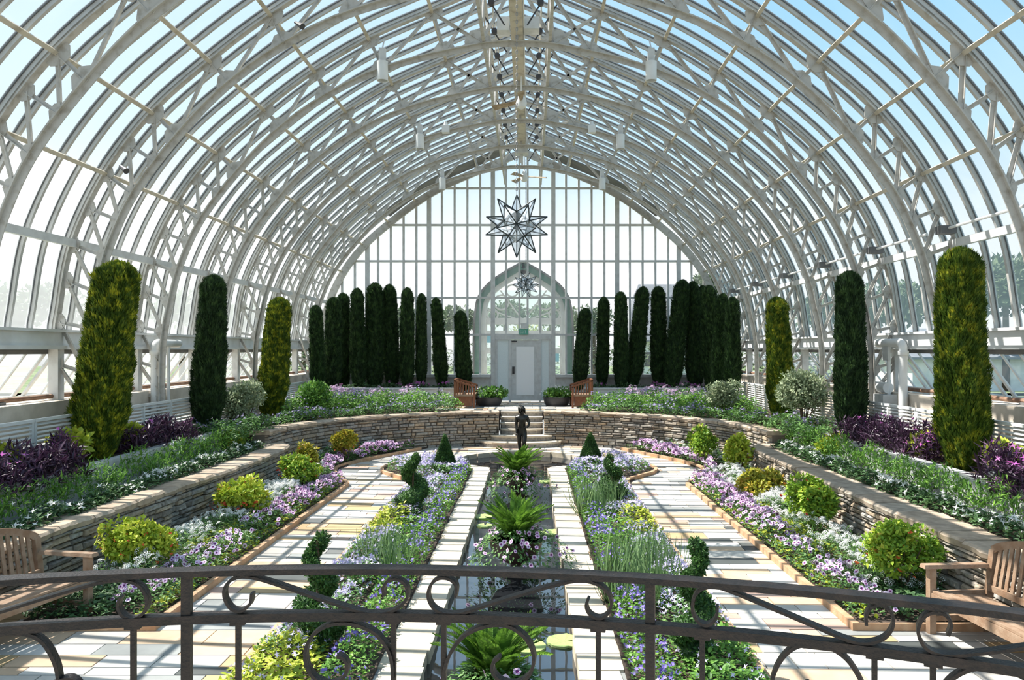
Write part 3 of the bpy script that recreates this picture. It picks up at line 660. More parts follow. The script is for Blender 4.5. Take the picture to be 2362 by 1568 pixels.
# --- sunken floor: slabs laid in courses
rng = np.random.default_rng(3)
g = G()
def paver_area(x0, x1, y0, y1, z, hole=True, th=.03):
    y = y0
    while y < y1:
        h = rng.choice([.16, .22, .30, .36, .26]); h = min(h, y1 - y) if y1 - y - h > .08 else y1 - y
        x = x0 - rng.uniform(0, .5)
        while x < x1:
            w = rng.choice([.28, .40, .55, .75, .9]) * rng.uniform(.9, 1.1)
            a, b = max(x, x0), min(x + w, x1)
            if b - a > .03:
                gp = .006; P = [(a + gp, y + gp), (b - gp, y + gp), (b - gp, y + h - gp), (a + gp, y + h - gp)]
                ok = True
                if hole:
                    R = PR + .12; rr = [math.hypot(p[0], p[1] - PY) for p in P]
                    if max(rr) < R: ok = False
                    elif min(rr) < R: P = [p if r >= R else (p[0] * R / r, PY + (p[1] - PY) * R / r) for p, r in zip(P, rr)]
                    if y < PY and a < PW + .1 and b > -PW - .1: ok = False
                if ok:
                    dz = rng.uniform(-.003, .003)
                    g.hexa([(p[0], p[1], z - th) for p in P] + [(p[0], p[1], z + dz) for p in P])
            x += w
        y += h
for sg in (-1, 1):
    a, b = (PW + .3, 5.35) if sg > 0 else (-5.35, -PW - .3)
    paver_area(a, b, 4.6, 17.75, FLOOR)
paver_area(-5.6, 5.6, 17.75, 22.4, FLOOR)
floor = struct(g.build('floor', 'paver'))
g = G()
for sg in (-1, 1):
    a, b = sorted((sg * (PW + .18), sg * 5.6)); g.box(a, b, 4.4, 17.75, -3.0, FLOOR - .02)
    a, b = sorted((sg * 1.66, sg * 5.6)); g.box(a, b, 17.75, 20.8, -3.0, FLOOR - .02)
g.box(-5.6, 5.6, 20.8, 22.6, -3.0, FLOOR - .02)
g.build('mortar_bed', 'mortar', floor)
# --- terrace behind the curved wall and its path
g = G()
paver_area(-1.05, 1.05, 23.35, YEND - .05, TERR, False); paver_area(-2.6, -1.05, 23.6, 25.4, TERR, False); paver_area(1.05, 2.6, 23.6, 25.4, TERR, False)
paver_area(-2.6, -1.05, 25.4, 27.2, TERR, False); paver_area(1.05, 2.6, 25.4, 27.2, TERR, False)
tf = struct(g.build('terrace_floor', 'paver')); g = G(); g.box(-2.7, 2.7, 23.3, YEND, -2.1, TERR - .02); g.build('mortar_bed', 'mortar', tf)
g = G()
for sg in (-1, 1):
    P = [(sg * .66, EY + (EB + .25) * .992)] + [(sg * apse(t, .25)[0], apse(t, .25)[1]) for t in [radians(a) for a in range(10, 91, 8)]] + [(sg * 6.5, 16.5), (sg * 6.5, 27.3), (sg * 2.7, 27.3), (sg * 2.7, 23.5), (sg * .66, 23.5)]
    g.prism(P if sg > 0 else P[::-1], -2.4, TERR - .01)
    a, b = sorted((sg * 5.15, sg * 5.86)); g.box(a, b, 5.0, 16.6, -2.6, -2.02)
    a, b = sorted((sg * 5.84, sg * 6.52)); g.box(a, b, 4.0, 26.0, -2.6, -1.62)
soil = struct(g.build('bed_soil', 'soil'))
g = G()
for sg in (-1, 1):
    a, b = sorted((sg * 6.5, sg * 7.2)); g.box(a, b, Y0, YEND, -2.6, -1.62)
struct(g.build('side_walkway_floor', 'concrete'))
g = G(); g.box(-60, -7.9, -5, 90, -2.3, -1.9); g.box(7.9, 60, -5, 90, -2.3, -1.9); g.box(-60, 60, 28.2, 90, -2.3, -1.92); struct(g.build('outdoor_ground', 'lawn'))
g = G(); g.box(-2.6, 2.6, YEND, 31, -2.2, TERR - .01); g.box(-30, 30, 32, 34, -1.93, -1.90); struct(g.build('outdoor_path_floor', 'concrete'))
# --- stacked stone walls
def stone_wall(name, label, path, zb, zt, out, seed, capw=.5, caph=.085, gi=None):
    """path: front edge, out: +1/-1 side on which the viewer stands (left/right of the path direction)"""
    rg = np.random.default_rng(seed)
    P = [Vector((x, y)) for x, y in path]; cl = [0]
    for a, b in zip(P, P[1:]): cl.append(cl[-1] + (b - a).length)
    L = cl[-1]
    def at(s):
        s = min(max(s, 0), L - 1e-6); i = max(k for k in range(len(cl)) if cl[k] <= s + 1e-9); i = min(i, len(P) - 2)
        f = (s - cl[i]) / (cl[i + 1] - cl[i]); p = P[i].lerp(P[i + 1], f)
        def nrm(k):
            a = P[max(k - 1, 0)]; b = P[min(k + 1, len(P) - 1)]; t = (b - a).normalized(); return Vector((-t.y, t.x)) * out
        n = nrm(i).lerp(nrm(i + 1), f).normalized(); return p, n
    def pt(s, d, z): p, n = at(s); q = p + n * d; return (q.x, q.y, z)
    t = thing(name, label, 'stone wall', (0, 0, 0))
    g = G(); z = zb; H = zt - caph
    while z < H - .02:
        h = rg.uniform(.05, .095); h = min(h, H - z) if H - z - h > .03 else H - z
        s = -rg.uniform(0, .2)
        while s < L:
            w = rg.uniform(.12, .42); a, b = max(s, 0), min(s + w, L)
            if b - a > .03:
                d = rg.uniform(-.018, .040); gp = rg.uniform(.006, .012); j = lambda k=.008: rg.uniform(-k, k)
                c = .012
                f = [pt(a + gp + c + j(), d + j(.01), z + gp + c + j(.005)), pt(b - gp - c + j(), d + j(.01), z + gp + c + j(.005)), pt(b - gp - c + j(), d + j(.012), z + h - gp - c * .6 + j(.005)), pt(a + gp + c + j(), d + j(.012), z + h - gp - c * .6 + j(.005))]
                m = [pt(a + gp, d - .025, z + gp * .6), pt(b - gp, d - .025, z + gp * .6), pt(b - gp, d - .025, z + h - gp * .5), pt(a + gp, d - .025, z + h - gp * .5)]
                k = [pt(a + gp, -.16, z + gp * .6), pt(b - gp, -.16, z + gp * .6), pt(b - gp, -.16, z + h - gp * .5), pt(a + gp, -.16, z + h - gp * .5)]
                g.raw(f + m + k, [(0, 1, 2, 3)] + [(i, 4 + i, 4 + (i + 1) % 4, (i + 1) % 4) for i in range(4)] + [(4 + i, 8 + i, 8 + (i + 1) % 4, 4 + (i + 1) % 4) for i in range(4)])
            s += w
        z += h
    g.build('stacked_courses', 'stone', t)
    g = G(); ns = max(2, int(L / .25)); V = []; F = []
    for i in range(ns + 1):
        s = L * i / ns; V += [pt(s, -.07, zb - .2), pt(s, -.07, H), pt(s, -capw + .08, H), pt(s, -capw + .08, zb - .2)]
    for i in range(ns): F += [(4 * i + a, 4 * i + (a + 1) % 4, 4 * i + 4 + (a + 1) % 4, 4 * i + 4 + a) for a in range(4)]
    F += [(0, 3, 2, 1), tuple(4 * ns + a for a in range(4))]
    g.raw(V, F); g.build('core', 'mortar', t)
    g = G(); s = 0
    while s < L:
        w = rg.uniform(.32, .75); b = min(s + w, L)
        if L - b < .15: b = L
        nseg = max(1, int((b - s) / .12)); V = []; F = []; z1 = zt + rg.uniform(-.012, .012)
        for i in range(nseg + 1):
            u = s + .004 + (b - s - .008) * i / nseg; fr = .035 + rg.uniform(-.018, .022)
            V += [pt(u, fr - .012, zt - caph + rg.uniform(-.004, .01)), pt(u, fr, z1 - .03 + rg.uniform(-.008, .008)), pt(u, fr - .03, z1 + rg.uniform(-.006, .004)), pt(u, -capw * .5, z1 + rg.uniform(-.006, .006)), pt(u, -capw + rg.uniform(-.03, .03), z1 - .008), pt(u, -capw, zt - caph)]
        for i in range(nseg): F += [(6 * i + a, 6 * i + (a + 1) % 6, 6 * i + 6 + (a + 1) % 6, 6 * i + 6 + a) for a in range(6)]
        F += [(0, 5, 4, 3, 2, 1), tuple(6 * nseg + a for a in range(6))]
        g.raw(V, F); s = b
    g.build('coping', 'capstone', t)
    return t
lw = [(v.x, v.y) for v in catmull([(-5.22, 4.6, 0), (-5.08, 7.6, 0), (-4.92, 10.4, 0), (-4.75, 13.0, 0), (-4.68, 15.2, 0), (-4.78, 16.2, 0), (-5.05, 16.75, 0)], 6)]
rw = [(v.x, v.y) for v in catmull([(4.84, 4.6, 0), (4.78, 7.6, 0), (4.72, 10.4, 0), (4.72, 13.0, 0), (4.76, 15.2, 0), (4.86, 16.0, 0), (5.1, 16.55, 0)], 6)]
stone_wall('stone_wall', 'low stacked limestone wall along the left beds, behind the left bench', lw, FLOOR - .02, WALLTOP, -1, 11)
stone_wall('stone_wall', 'low stacked limestone wall along the right beds, behind the right bench', rw, FLOOR - .02, WALLTOP, 1, 12)
stone_wall('stone_wall', 'curved stacked stone wall left of the steps behind the pool', [(-apse(t)[0], apse(t)[1]) for t in [radians(6.8 + 84 * i / 26) for i in range(27)]], FLOOR - .02, APSETOP, 1, 13, capw=.42)
stone_wall('stone_wall', 'curved stacked stone wall right of the steps behind the pool', [apse(t) for t in [radians(6.8 + 84 * i / 26) for i in range(27)]], FLOOR - .02, APSETOP, -1, 14, capw=.42)
# --- steps
t = thing('stone_steps', 'rounded stone steps rising behind the pool statue to the door', 'steps', (0, 0, FLOOR))
rg = np.random.default_rng(5)
for i, (hw, yf, bow) in enumerate([(1.12, 21.35, .62), (.86, 21.75, .28), (.61, 22.1, .24), (.61, 22.45, .10), (.61, 22.8, .05), (.61, 23.12, .02)]):
    z0, z1 = .147 * i, .147 * (i + 1); pts = []
    for k in range(17):
        u = -1 + 2 * k / 16; pts.append((hw * sin(u * pi / 2), yf + bow * (1 - cos(u * pi / 2)) + rg.uniform(-.008, .008)))
    back = [(hw, 22.05), (.60, 22.05), (.60, 23.4), (-.60, 23.4), (-.60, 22.05), (-hw, 22.05)] if i < 2 else [(hw, 23.4), (-hw, 23.4)]
    g = G(); g.prism(pts + back, z0 - (.1 if i == 0 else 0), z1 - .045, 1)
    pts2 = [(x * 1.015, y - .03 + rg.uniform(-.01, .01)) for x, y in pts]; g.prism(pts2 + back, z1 - .045, z1 - rg.uniform(0, .004), 0)
    g.build('step', ['poolstone', 'stone'], t)
# --- pool
t = thing('reflecting_pool', 'long narrow dark reflecting pool with a round far end and pale stone edging', 'pool', (0, 0, FLOOR))
g = G(); g.raw([(-1.9, 4.6, -.10), (1.9, 4.6, -.10), (1.9, 20.75, -.10), (-1.9, 20.75, -.10)], [(0, 1, 2, 3)]); g.build('water', 'water', t)
g = G(); g.box(-2.2, 2.2, 4.5, 21, -.6, -.5); g.build('basin', 'mortar', t)
g = G(); rg = np.random.default_rng(8)
for sg in (-1, 1):
    y = 4.6
    while y < 17.6:
        h = rg.uniform(.26, .46); b = min(y + h, 17.72)
        if 17.72 - b < .12: b = 17.72
        x0 = PW + rg.uniform(-.018, .012); x1 = PW + .37 + rg.uniform(-.03, .03); z = .022 + rg.uniform(-.004, .004)
        P = [(sg * x0, y + .006), (sg * x1, y + .006), (sg * (x1 + rg.uniform(-.02, .02)), b - .006), (sg * (x0 + rg.uniform(-.012, .012)), b - .006)]
        if sg < 0: P = P[::-1]
        g.hexa([(p[0], p[1], -.22) for p in P] + [(p[0], p[1], z) for p in P]); y = b
a = radians(-27)
a0 = math.asin((17.75 - PY) / PR) if abs(17.75 - PY) < PR else -1.1
ang = -1.10
while ang < pi + 1.10:
    da = min(rg.uniform(.16, .30), pi + 1.10 - ang)
    if da < .04: break
    r0, r1 = PR + rg.uniform(-.03, .02), PR + .34 + rg.uniform(-.05, .05); zz = .02 + rg.uniform(-.005, .012)
    P = []
    for r, aa in ((r0, ang + .006), (r1, ang + .006), (r1, ang + da - .006), (r0, ang + da - .006)): P.append((r * cos(aa), PY + r * sin(aa)))
    g.hexa([(p[0], p[1], -.28) for p in P] + [(p[0], p[1], zz) for p in P]); ang += da
g.build('edge_stones', 'poolstone', t)
# --- planting beds
def mir(poly, sg): return [(sg * x, y) for x, y in poly][::(1 if sg > 0 else -1)]
SIDEBED = [(3.38, 7.5), (3.36, 15.45), (3.72, 16.3), (4.12, 17.4), (3.92, 18.5), (3.55, 19.3), (3.1, 20.2), (2.7, 21.0), (2.55, 21.35), (3.6, 20.6), (4.5, 19.5), (5.1, 17.9), (5.15, 16.6), (4.7, 15.8), (4.6, 12), (4.75, 7.5)]
CENBED = [(1.04, 5.2), (1.04, 17.5), (1.35, 18.15), (1.75, 18.6), (2.3, 18.75), (2.8, 18.4), (3.05, 17.7), (2.95, 17.0), (2.5, 16.35), (2.2, 15.7), (2.15, 5.2)]
SIDEEDGE = [(4.7, 7.5), (3.38, 7.5), (3.36, 15.45), (3.72, 16.3), (4.12, 17.4), (3.92, 18.5), (3.55, 19.3), (3.1, 20.2), (2.7, 21.0)]
CENEDGE = [(1.9, 18.65), (2.3, 18.75), (2.8, 18.4), (3.05, 17.7), (2.95, 17.0), (2.5, 16.35), (2.2, 15.7), (2.15, 14.0), (2.15, 5.2)]
g = G()
for sg in (-1, 1):
    g.prism(mir(SIDEBED, sg), FLOOR - .1, FLOOR + .035); g.prism(mir(CENBED, sg), FLOOR - .1, FLOOR + .035)
struct(g.build('planting_bed_soil', 'soil'))
for sg, sd in ((-1, 'left'), (1, 'right')):
    for nm, E, lb in (('side', SIDEEDGE, 'brown wooden edging board along the %s side bed and its path' % sd), ('cen', CENEDGE, 'brown wooden edging board on the path side of the bed %s of the pool' % sd)):
        pts = [(sg * x, y, 0) for x, y in E]
        sm = ([Vector(p) for p in pts[:3]] + catmull(pts[2:], 5)[1:]) if nm == 'side' else (catmull(pts[:8], 5) + [Vector(pts[8])])
        g = G(); g.sweep([(p[0], p[1], FLOOR + .03) for p in sm], [(-.035, -.06), (.035, -.06), (.035, .045), (-.035, .045)]); tag(g.build('bed_edging', 'edging'), lb, 'garden edging')
# --- planter curbs on the side terraces and the pale boxes behind
for sg, sd in ((-1, 'left'), (1, 'right')):
    g = G(); a, b = sorted((sg * 5.78, sg * 5.92)); g.box(a, b, 5.0, 16.4, -2.2, -1.585); tag(g.build('planter_curb', 'curb'), 'pale concrete curb of the raised bed on the %s terrace' % sd, 'curb')
    P = [(1.35, 25.55), (6.3, 25.55), (6.3, 25.67), (1.35, 25.67)]
    tb = thing('raised_planter', 'pale raised planter box holding the dark cypresses %s of the door' % sd, 'planter', (0, 0, 0))
    g = G(); a, b = sorted((sg * 2.0, sg * 6.45)); g.box(a, b, 25.5, 25.62, TERR, -1.27); g.box(a, b, 25.47, 25.66, -1.30, -1.25); c, d_ = sorted((sg * 2.0, sg * 2.12)); g.box(c, d_, 25.62, 26.7, TERR, -1.27); g.build('box_wall', 'white', tb)
    g = G(); a, b = sorted((sg * 2.1, sg * 6.45)); g.box(a, b, 25.6, 26.7, -1.8, -1.30); g.build('planter_soil', 'soil', tb)
# --- louvred fences
for sg, sd in ((-1, 'left'), (1, 'right')):
    n = 9
    for k in range(n):
        y0 = 6.6 + k * 2.02
        if k == 0:
            t = thing('louvered_fence_panel', '', 'fence panel', (sg * 6.52, y0, -1.62), group='white louvred panels on the %s terrace' % sd)
            g = G()
            for z in np.arange(.06, .62, .058): g.hexa([(-.02, .03, z), (.015, .03, z + .012), (.015, 1.97, z + .012), (-.02, 1.97, z), (-.02, .03, z + .010), (.015, .03, z + .026), (.015, 1.97, z + .026), (-.02, 1.97, z + .010)] if sg > 0 else [(-.015, .03, z + .012), (.02, .03, z), (.02, 1.97, z), (-.015, 1.97, z + .012), (-.015, .03, z + .026), (.02, .03, z + .010), (.02, 1.97, z + .010), (-.015, 1.97, z + .026)])
            g.build('slats', 'louver', t)
            g = G(); g.box(-.03, .03, 0, 2.0, .63, .67); g.build('top_rail', 'louver', t)
            for yy in (0, .98, 1.96): g = G(); g.box(-.022, .022, yy, yy + .045, 0, .66); g.build('post', 'louver', t)
            t0 = t
        else: t = dup(t0, (sg * 6.52, y0, -1.62))
        t['label'] = 'white louvred fence panel on the %s terrace, %s from the camera' % (sd, ['nearest', 'second', 'third', 'fourth', 'fifth', 'sixth', 'seventh', 'eighth', 'farthest'][k])
# ================================================================== BENCHES
def bench(label, loc, rz, L=1.5):
    """local x along the seat, y from the front edge (0) to the back (.62)"""
    t = thing('garden_bench', label, 'bench', loc, rz, 'slatted wooden benches beside the paths')
    for i in range(6):
        y = .02 + i * .092; g = G(); z = .42 - .012 * i
        g.hexa([(.03, y, z - .022), (L - .03, y, z - .022), (L - .03, y + .072, z - .026), (.03, y + .072, z - .026), (.03, y, z), (L - .03, y, z), (L - .03, y + .072, z - .004), (.03, y + .072, z - .004)]); g.build('seat_slat', 'teak', t)
    for x in (0, L - .065):
        g = G(); g.box(x, x + .065, .0, .065, 0, .625); g.build('leg', 'teak', t)
        g = G(); g.hexa([(x, .55, 0), (x + .065, .55, 0), (x + .065, .61, 0), (x, .61, 0), (x, .65, .78), (x + .065, .65, .78), (x + .065, .70, .78), (x, .70, .78)]); g.build('leg', 'teak', t)
        g = G(); g.hexa([(x - .015, -.06, .625), (x + .08, -.06, .625), (x + .08, .60, .615), (x - .015, .60, .615), (x - .005, -.05, .66), (x + .07, -.05, .66), (x + .07, .60, .65), (x - .005, .60, .65)]); g.build('arm', 'teak', t)
        g = G(); g.box(x + .01, x + .055, .06, .56, .12, .17); g.box(x + .01, x + .055, .06, .57, .33, .40); g.build('side_rail', 'teak', t)
    g = G(); g.box(.06, L - .06, .01, .04, .315, .395); g.build('apron', 'teak', t)
    top = lambda u: .78 + .17 * (1 - (2 * u - 1) ** 2) ** .8
    pth = [(.03 + (L - .06) * i / 20, .675 + .012 * (top(i / 20) - .78) / .1, top(i / 20)) for i in range(21)]
    g = G(); g.sweep(pth, [(-.022, -.04), (.022, -.04), (.022, .03), (-.022, .03)], (0, 0, 1)); g.build('top_rail', 'teak', t)
    g = G(); g.box(.06, L - .06, .585, .62, .40, .46); g.build('back_rail', 'teak', t)
    n = 17
    for i in range(n):
        u = (i + 1) / (n + 1); x = .06 + (L - .12) * u
        g = G(); g.hexa([(x - .02, .595, .45), (x + .02, .595, .45), (x + .02, .612, .45), (x - .02, .612, .45), (x - .02, .665, top(u) - .02), (x + .02, .665, top(u) - .02), (x + .02, .682, top(u) - .02), (x - .02, .682, top(u) - .02)]); g.build('back_slat', 'teak', t)
    return t
# right bench faces -X, its far end by the bed; left bench faces +X
b = bench('weathered wooden garden bench at the right edge, slatted back to the stone wall', (4.18, 5.95, FLOOR), 0)
b.rotation_euler = (0, 0, radians(-90) + radians(6.5)); b.location = (4.03, 7.46, FLOOR)
b = bench('weathered wooden garden bench at the left edge, slatted back to the stone wall', (-4.1, 6.4, FLOOR), 0)
b.rotation_euler = (0, 0, radians(90) - radians(14)); b.location = (-4.52, 6.42, FLOOR)
def far_bench(label, loc, sg):
    t = thing('side_slatted_bench', label, 'bench', loc, 0, 'reddish benches by the door')
    def bx(nm, x0, x1, y0, y1, z0, z1, m='teakred'):
        a, b = sorted((sg * x0, sg * x1)); g = G(); g.box(a, b, y0, y1, z0, z1); return g.build(nm, m, t)
    for y in (0, 1.25):
        g = G(); g.hexa([(0, y, .84), (sg * .66, y, .63), (sg * .66, y + .05, .63), (0, y + .05, .84), (0, y, .90), (sg * .66, y, .69), (sg * .66, y + .05, .69), (0, y + .05, .90)]); g.build('side_top_rail', 'teakred', t)
        bx('leg', 0, .06, y, y + .055, 0, .86); bx('leg', .60, .66, y, y + .055, 0, .66)
        for k in range(6): x = .10 + k * .085; bx('side_slat', x, x + .03, y + .01, y + .04, .42, .85 - .21 * x / .66)
        bx('side_rail', .04, .62, y + .005, y + .045, .37, .43, 'teak')
    bx('apron', .585, .625, .05, 1.25, .22, .40)
    bx('seat', .05, .65, .04, 1.27, .40, .43, 'teak')
    bx('side_panel', .08, .58, .06, .09, .06, .38)
    bx('back_top_rail', 0, .05, .03, 1.28, .82, .90)
    for k in range(11): bx('back_slat', .01, .04, .12 + k * .1, .15 + k * .1, .44, .84)
    return t
far_bench('reddish brown wooden bench on the terrace left of the white door', (-2.12, 24.2, TERR), 1)
far_bench('reddish brown wooden bench on the terrace right of the white door', (2.20, 24.2, TERR), -1)
# ================================================================== IRON RAILING in front of the camera
RCX, RCY, RR = -.25, -1.6, 3.76
def on_rail(px, py, R=RR):
    dx, dz = (px - VX) / FPX, -(py - VY) / FPX
    ox, oy = CX - RCX, -RCY; a = dx * dx + 1; b = 2 * (ox * dx + oy); c = ox * ox + oy * oy - R * R
    tt = (-b + sqrt(b * b - 4 * a * c)) / (2 * a); return (atan2(ox + dx * tt, oy + tt) * R, dz * tt)
def rp(s, z, r=0): return (RCX + (RR + r) * sin(s / RR), RCY + (RR + r) * cos(s / RR), z)
rail = thing('iron_railing', 'curved dark wrought iron railing with scrolls across the foreground', 'railing', (0, 0, 0))
SS = [-1.9 + 3.9 * i / 40 for i in range(41)]
g = G(); g.sweep([rp(s, -.608) for s in SS], [(-.026, -.008), (.026, -.008), (.026, .008), (-.026, .008)]); g.build('top_rail', 'iron', rail)
g = G(); g.sweep([rp(s, -.7345) for s in SS], [(-.018, -.0115), (.018, -.0115), (.018, .0115), (-.018, .0115)]); g.build('lower_rail', 'iron', rail)
g = G(); g.sweep([rp(s, -1.50) for s in SS], [(-.018, -.0115), (.018, -.0115), (.018, .0115), (-.018, .0115)]); g.build('bottom_rail', 'iron', rail)
def vert(nm, px, py, w, z0, z1):
    s, _ = on_rail(px, py); n = Vector((sin(s / RR), cos(s / RR), 0)); p = rp(s, z0); q = rp(s, z1)
    g = G(); g.bar(p, q, w, w, n); g.build(nm, 'iron', rail); return s
s1 = vert('post', 431, 1400, .025, -1.64, -.61); s2 = vert('post', 1500, 1400, .025, -1.64, -.61); dS = s2 - s1
for s in (s1 - dS, s2 + dS):
    n = Vector((sin(s / RR), cos(s / RR), 0)); g = G(); g.bar(rp(s, -1.64), rp(s, -.61), .025, .025, n); g.build('post', 'iron', rail)
for px in (308, 550, 908, 1024, 1380, 1620, 2017, 2152):
    vert('baluster', px, 1500, .0135, -1.50, -.74)
    s, _ = on_rail(px, 1500); g = G(); g.sweep([rp(s - .02, -.7495), rp(s + .02, -.7495)], [(-.014, -.005), (.014, -.005), (.014, .005), (-.014, .005)]); g.build('rail_clip', 'iron', rail)
def scroll(pts, w=.032, th=.0075, n=7):
    sp = catmull([(a, 0, b_) for a, b_ in [on_rail(x, y) for x, y in pts]], n)
    P = [rp(v.x, v.z) for v in sp]
    g = G(); g.sweep(P, [(-th / 2, -w / 2), (th / 2, -w / 2), (th / 2, w / 2), (-th / 2, w / 2)], lambda i: (sin(sp[i].x / RR), cos(sp[i].x / RR), 0)); g.build('scroll', 'iron', rail, smooth=True)
scroll([(583, 1366), (579, 1390), (560, 1405), (538, 1402), (523, 1382), (520, 1358), (532, 1338), (558, 1328), (592, 1331), (640, 1345), (720, 1372), (800, 1398), (850, 1411), (888, 1411), (920, 1399), (940, 1376), (939, 1350), (920, 1334), (898, 1336), (886, 1352), (888, 1372)])
scroll([(1052, 1374), (1054, 1350), (1040, 1334), (1016, 1331), (996, 1345), (989, 1371), (1000, 1397), (1024, 1411), (1056, 1413), (1095, 1403), (1180, 1376), (1270, 1350), (1325, 1338), (1365, 1340), (1398, 1358), (1411, 1386), (1403, 1412), (1383, 1423), (1362, 1414), (1353, 1395), (1358, 1378)])
scroll([(1655, 1396), (1652, 1422), (1634, 1438), (1612, 1432), (1598, 1408), (1600, 1378), (1617, 1357), (1648, 1351), (1685, 1361), (1780, 1400), (1880, 1442), (1950, 1471), (1995, 1480), (2036, 1470), (2058, 1443), (2057, 1413), (2037, 1394), (2012, 1396), (1998, 1414), (1998, 1438)])
scroll([(2186, 1462), (2193, 1437), (2180, 1415), (2154, 1409), (2130, 1420), (2117, 1449), (2126, 1480), (2150, 1500), (2192, 1508), (2280, 1501), (2362, 1490), (2450, 1478), (2520, 1476)])
scroll([(-180, 1452), (-100, 1436), (0, 1410), (110, 1376), (220, 1345), (280, 1336), (322, 1347), (341, 1377), (336, 1408), (312, 1424), (288, 1418), (275, 1396), (281, 1374)])
scroll([(908, 1560), (905, 1520), (893, 1488), (866, 1457), (830, 1440), (790, 1434), (752, 1442), (722, 1464), (707, 1497), (711, 1535), (732, 1564), (764, 1574), (792, 1562), (803, 1537), (795, 1516), (779, 1510)], th=.009)
scroll([(1024, 1575), (1028, 1536), (1044, 1497), (1074, 1462), (1118, 1442), (1166, 1439), (1204, 1459), (1227, 1491), (1232, 1523), (1221, 1554), (1192, 1573), (1160, 1569), (1139, 1549), (1138, 1527), (1154, 1512)], th=.009)
scroll([(2012, 1650), (1996, 1590), (1960, 1525), (1916, 1491), (1869, 1481), (1826, 1494), (1796, 1527), (1781, 1570), (1786, 1615), (1815, 1646), (1850, 1640), (1868, 1610), (1862, 1572)], th=.009)
scroll([(2150, 1650), (2160, 1610), (2195, 1562), (2250, 1537), (2320, 1542), (2390, 1580), (2420, 1640)], th=.009)
scroll([(142, 1640), (140, 1580), (130, 1525), (98, 1474), (50, 1457), (0, 1462), (-50, 1490), (-80, 1540)], th=.009)
scroll([(105, 1640), (112, 1590), (135, 1568), (165, 1562), (185, 1580), (180, 1620)], th=.009)
g = G(); g.prism([rp(-1.9, 0, .14)[:2]] + [rp(s, 0, .14)[:2] for s in SS[1:]] + [(2.2, -2), (-2.6, -2)], -1.80, -1.64); struct(g.build('platform_floor', 'concrete'))
g = G(); g.prism([rp(s, 0, .10)[:2] for s in SS] + [rp(s, 0, -.2)[:2] for s in SS[::-1]], -2.8, -1.80); struct(g.build('wall_front', 'concrete'))
# ================================================================== STATUE at the far end of the pool
st = thing('bronze_statue', 'dark bronze figure with bowed head standing at the far end of the pool', 'statue', (PX(1204, 19.6), 19.6, FLOOR - .1))
def skin(name, pts, edges, rad, m, parent, sub=2, root=0):
    me = bpy.data.meshes.new(name); me.from_pydata(pts, edges, []); o = bpy.data.objects.new(name, me); COL.objects.link(o); o.parent = parent
    md = o.modifiers.new('Skin', 'SKIN'); md.use_smooth_shade = True
    if not me.skin_vertices: me.skin_vertices.new()
    for i, r in enumerate(rad): me.skin_vertices[0].data[i].radius = (r, r) if not isinstance(r, tuple) else r
    me.skin_vertices[0].data[root].use_root = True
    ms = o.modifiers.new('Subdivision', 'SUBSURF'); ms.levels = sub; ms.render_levels = sub
    me.materials.append(M[m]); return o
H0 = .12      # little plinth
P = [(0, 0, .68), (0, .0, .80), (0, -.01, .92), (0, -.02, 1.00), (0, -.035, 1.045), (0, -.06, 1.09), (0, -.075, 1.14), (.005, -.07, 1.185),
     (.115, -.01, .985), (.165, -.03, .84), (.125, -.09, .76), (.09, -.13, .80),
     (-.115, -.01, .985), (-.125, .0, .82), (-.12, -.045, .68), (-.125, -.07, .63),
     (.06, -.005, .62), (.055, -.11, .42), (.03, -.01, .18), (.03, -.02, .135), (.035, -.10, .125),
     (-.06, 0, .62), (-.055, -.015, .40), (-.04, .02, .17), (-.04, .01, .135), (-.045, -.075, .125), (0, -.115, 1.125)]
E = [(0, 1), (1, 2), (2, 3), (3, 4), (4, 5), (5, 6), (6, 7), (3, 8), (8, 9), (9, 10), (10, 11), (3, 12), (12, 13), (13, 14), (14, 15), (0, 16), (16, 17), (17, 18), (18, 19), (19, 20), (0, 21), (21, 22), (22, 23), (23, 24), (24, 25), (6, 26)]
Rr = [.092, .078, .10, .085, .036, .055, .068, .045, .048, .033, .026, .02, .048, .033, .026, .02, .072, .05, .030, .026, .018, .072, .05, .030, .026, .018, .016]
Pz = [(x, y, z + .0) for x, y, z in P]
skin('body', Pz, E, Rr, 'bronze', st)
for hx, hy, hz, dx in ((.09, -.13, .80, -1), (-.125, -.07, .63, 0)):
    for f in range(4):
        g = G(); a = (f - 1.5) * .011; L = (.042, .05, .046, .036)[f]
        p0 = (hx + a, hy - .008, hz - .012); p1 = (hx + a + dx * .012, hy - .022, hz - .012 - L * .5); p2 = (hx + a + dx * .02, hy - .012, hz - .012 - L)
        g.tube([p0, p1, p2], .0062, 6, scale=[1.1, 1, .7]); g.build('finger', 'bronze', st, smooth=True)
    g = G(); g.tube([(hx + .02, hy, hz + .005), (hx + .03, hy - .018, hz - .015), (hx + .026, hy - .028, hz - .035)], .0068, 6); g.build('thumb', 'bronze', st, smooth=True)
g = G(); rg = np.random.default_rng(2)
for k in range(60):
    a = rg.uniform(0, 2 * pi); r = .066; z0 = 1.19 - rg.uniform(0, .03)
    p = [(r * .4 * cos(a), -.06 + r * .4 * sin(a), 1.235), (r * cos(a), -.06 + r * .9 * sin(a), z0), (r * 1.18 * cos(a), -.045 + r * sin(a), z0 - rg.uniform(.04, .13) * (1 if sin(a) > -.5 else .3))]
    g.tube(p, .012, 5, scale=[.6, 1, .5])
g.build('hair', 'bronze', st, smooth=True)
g = G()
for ex in (-.024, .024): g.lathe([(.001, -.006), (.008, 0), (.001, .006)], 8, (ex, -.128, 1.155))
g.tube([(-.016, -.131, 1.10), (.016, -.131, 1.10)], .005, 6); g.build('face_detail', 'bronze', st, smooth=True)
